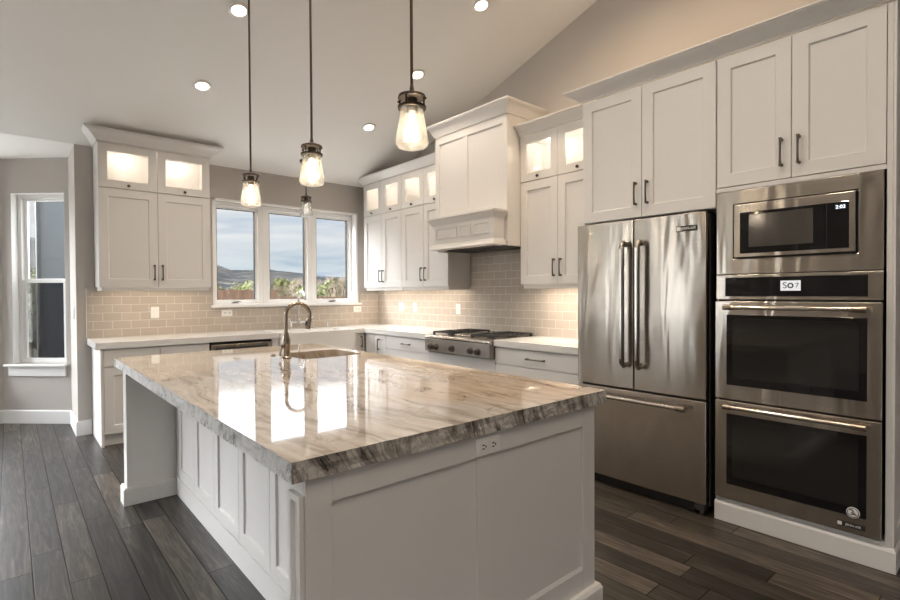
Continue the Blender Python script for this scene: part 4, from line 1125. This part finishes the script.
# trees
def leafmat(name, c):
    def f(t, b):
        oi = t.new('ShaderNodeObjectInfo'); n = t.noise(t.obj(), 3, 3)
        t.l.new(t.ramp(n, [(.3, tuple(q*.55 for q in c)), (.7, tuple(min(1, q*1.35) for q in c))]), b.inputs['Base Color'])
    return mat(name, c, .85, fn=f)
LM = [leafmat('spring_green_leaves', (.115, .125, .04)), leafmat('olive_leaves', (.085, .080, .04)), leafmat('dark_conifer_needles', (.022, .03, .018)), leafmat('bare_tan_twigs', (.17, .13, .095))]
M['bark'] = mat('grey_bark', (.20, .16, .12), .9)
def tree_meshes(kind):
    rnd = random.Random(kind*13+5)
    bt = nb(); tube(bt, [(0, 0, 0), (.03, 0, .5), (0, .02, 1.1)], [.06, .045, .02], 6)
    for k in range(5):
        a = k*1.3; tube(bt, [(0, 0, .45+.1*k), (.3*cos(a), .3*sin(a), .85+.1*k)], [.025, .01], 5)
    bc = nb()
    N = 520 if kind != 3 else 380
    for k in range(N):
        while True:
            p = Vector((rnd.uniform(-1, 1), rnd.uniform(-1, 1), rnd.uniform(-1, 1)))
            if p.length < 1: break
        if kind == 2: f = (p.z+1)/2; q = Vector((p.x*.42*(1.05-f), p.y*.42*(1.05-f), .15+f*1.75))
        elif kind == 3: q = Vector((p.x*.5, p.y*.5, 1.0+p.z*.75))
        else:
            q = Vector((p.x*.62, p.y*.62, 1.05+p.z*.55)); q += Vector((noise.noise(q*2.2+Vector((kind, 0, 0))), noise.noise(q*2.2+Vector((0, 7, kind))), noise.noise(q*2.2)))*.22
        s = rnd.uniform(.05, .10); d1 = Vector((rnd.gauss(0, 1), rnd.gauss(0, 1), rnd.gauss(0, 1))).normalized(); d2 = d1.orthogonal().normalized()
        if kind == 3: d1 = (Vector((rnd.gauss(0, .35), rnd.gauss(0, .35), 1))).normalized(); d2 = d1.orthogonal().normalized(); vs = (q-d1*s*2-d2*.012, q+d1*s*2, q-d1*s*2+d2*.012)
        else: vs = (q-d1*s, q+d2*s, q+d1*s, q-d2*s)
        bc.faces.new([bc.verts.new(v) for v in vs])
    ms = []
    for b_, m_, nm in ((bt, M['bark'], 'trunk'), (bc, LM[kind], 'crown')):
        me = bpy.data.meshes.new(nm); b_.to_mesh(me); b_.free(); me.materials.append(m_); ms.append(me)
    return ms
TM = [tree_meshes(k) for k in range(4)]
KN = ['pale spring green tree beyond the fence', 'olive green tree beyond the fence', 'dark conifer beyond the fence', 'bare twiggy tan tree beyond the fence']
rnd = random.Random(11)
def tree(az, dist, el, kind, width=None):
    zt = H+dist*math.tan(R(el)); h = zt+.9; s = h/(1.62 if kind != 2 else 1.95)
    t = thing(('leafy_tree', 'leafy_tree', 'conifer', 'bare_tree')[kind], KN[kind], 'tree', (dist*sin(R(az)), dist*cos(R(az)), -.9), rnd.uniform(0, 6), 'trees beyond the fence')
    for me, nm in zip(TM[kind], ('trunk', 'crown')):
        o = bpy.data.objects.new(nm, me); C.objects.link(o); o.parent = t; wd_ = s*(width or rnd.uniform(.9, 1.4)); o.scale = (wd_, wd_, s)
for dist in (29, 37, 46, 56, 67, 80, 94, 110):
    az = 15.0+rnd.uniform(0, 1.5)
    while az < 31.8:
        kind = rnd.choice((0, 0, 1, 3, 3, 2)) if az > 21 else rnd.choice((0, 1, 0, 1, 2, 0))
        el = (rnd.uniform(.7, 1.5) if dist < 50 else rnd.uniform(1.2, 1.9)) if az > 22 else rnd.uniform(.8, 1.45)
        wd0 = rnd.uniform(.85, 1.1); wid = (H+dist*math.tan(R(el))+.9)/1.62*wd0*1.62
        tree(az, dist, el, kind, wd0); az += math.degrees(wid/dist)*1.12
for az, el, kind, d_ in ((.6, 2.6, 0, 30), (1.3, 1.3, 3, 24), (1.1, .2, 1, 19)): tree(az, d_, el, kind, 1.0)
for az, d_ in ((17.9, 124), (19.6, 136), (28.9, 128)):
    t = thing('house', 'tiny white walled house among the trees outside the sink window', 'house', (d_*sin(R(az)), d_*cos(R(az)), -.9), R(-az), 'houses beyond the trees')
    bm = nb(); box(bm, -1.4, 1.4, -1.3, 1.3, 0, 2.9); obj('walls', bm, M['white'], t)
    bm = nb(); v = [bm.verts.new(c) for c in ((-1.6, -1.6, 2.9), (1.6, -1.6, 2.9), (1.6, 1.6, 2.9), (-1.6, 1.6, 2.9), (-1.6, 0, 3.7), (1.6, 0, 3.7))]
    for f in ((0, 1, 5, 4), (2, 3, 4, 5), (0, 4, 3), (1, 2, 5), (0, 3, 2, 1)): bm.faces.new([v[i] for i in f])
    obj('roof', bm, M['darksteel'], t)
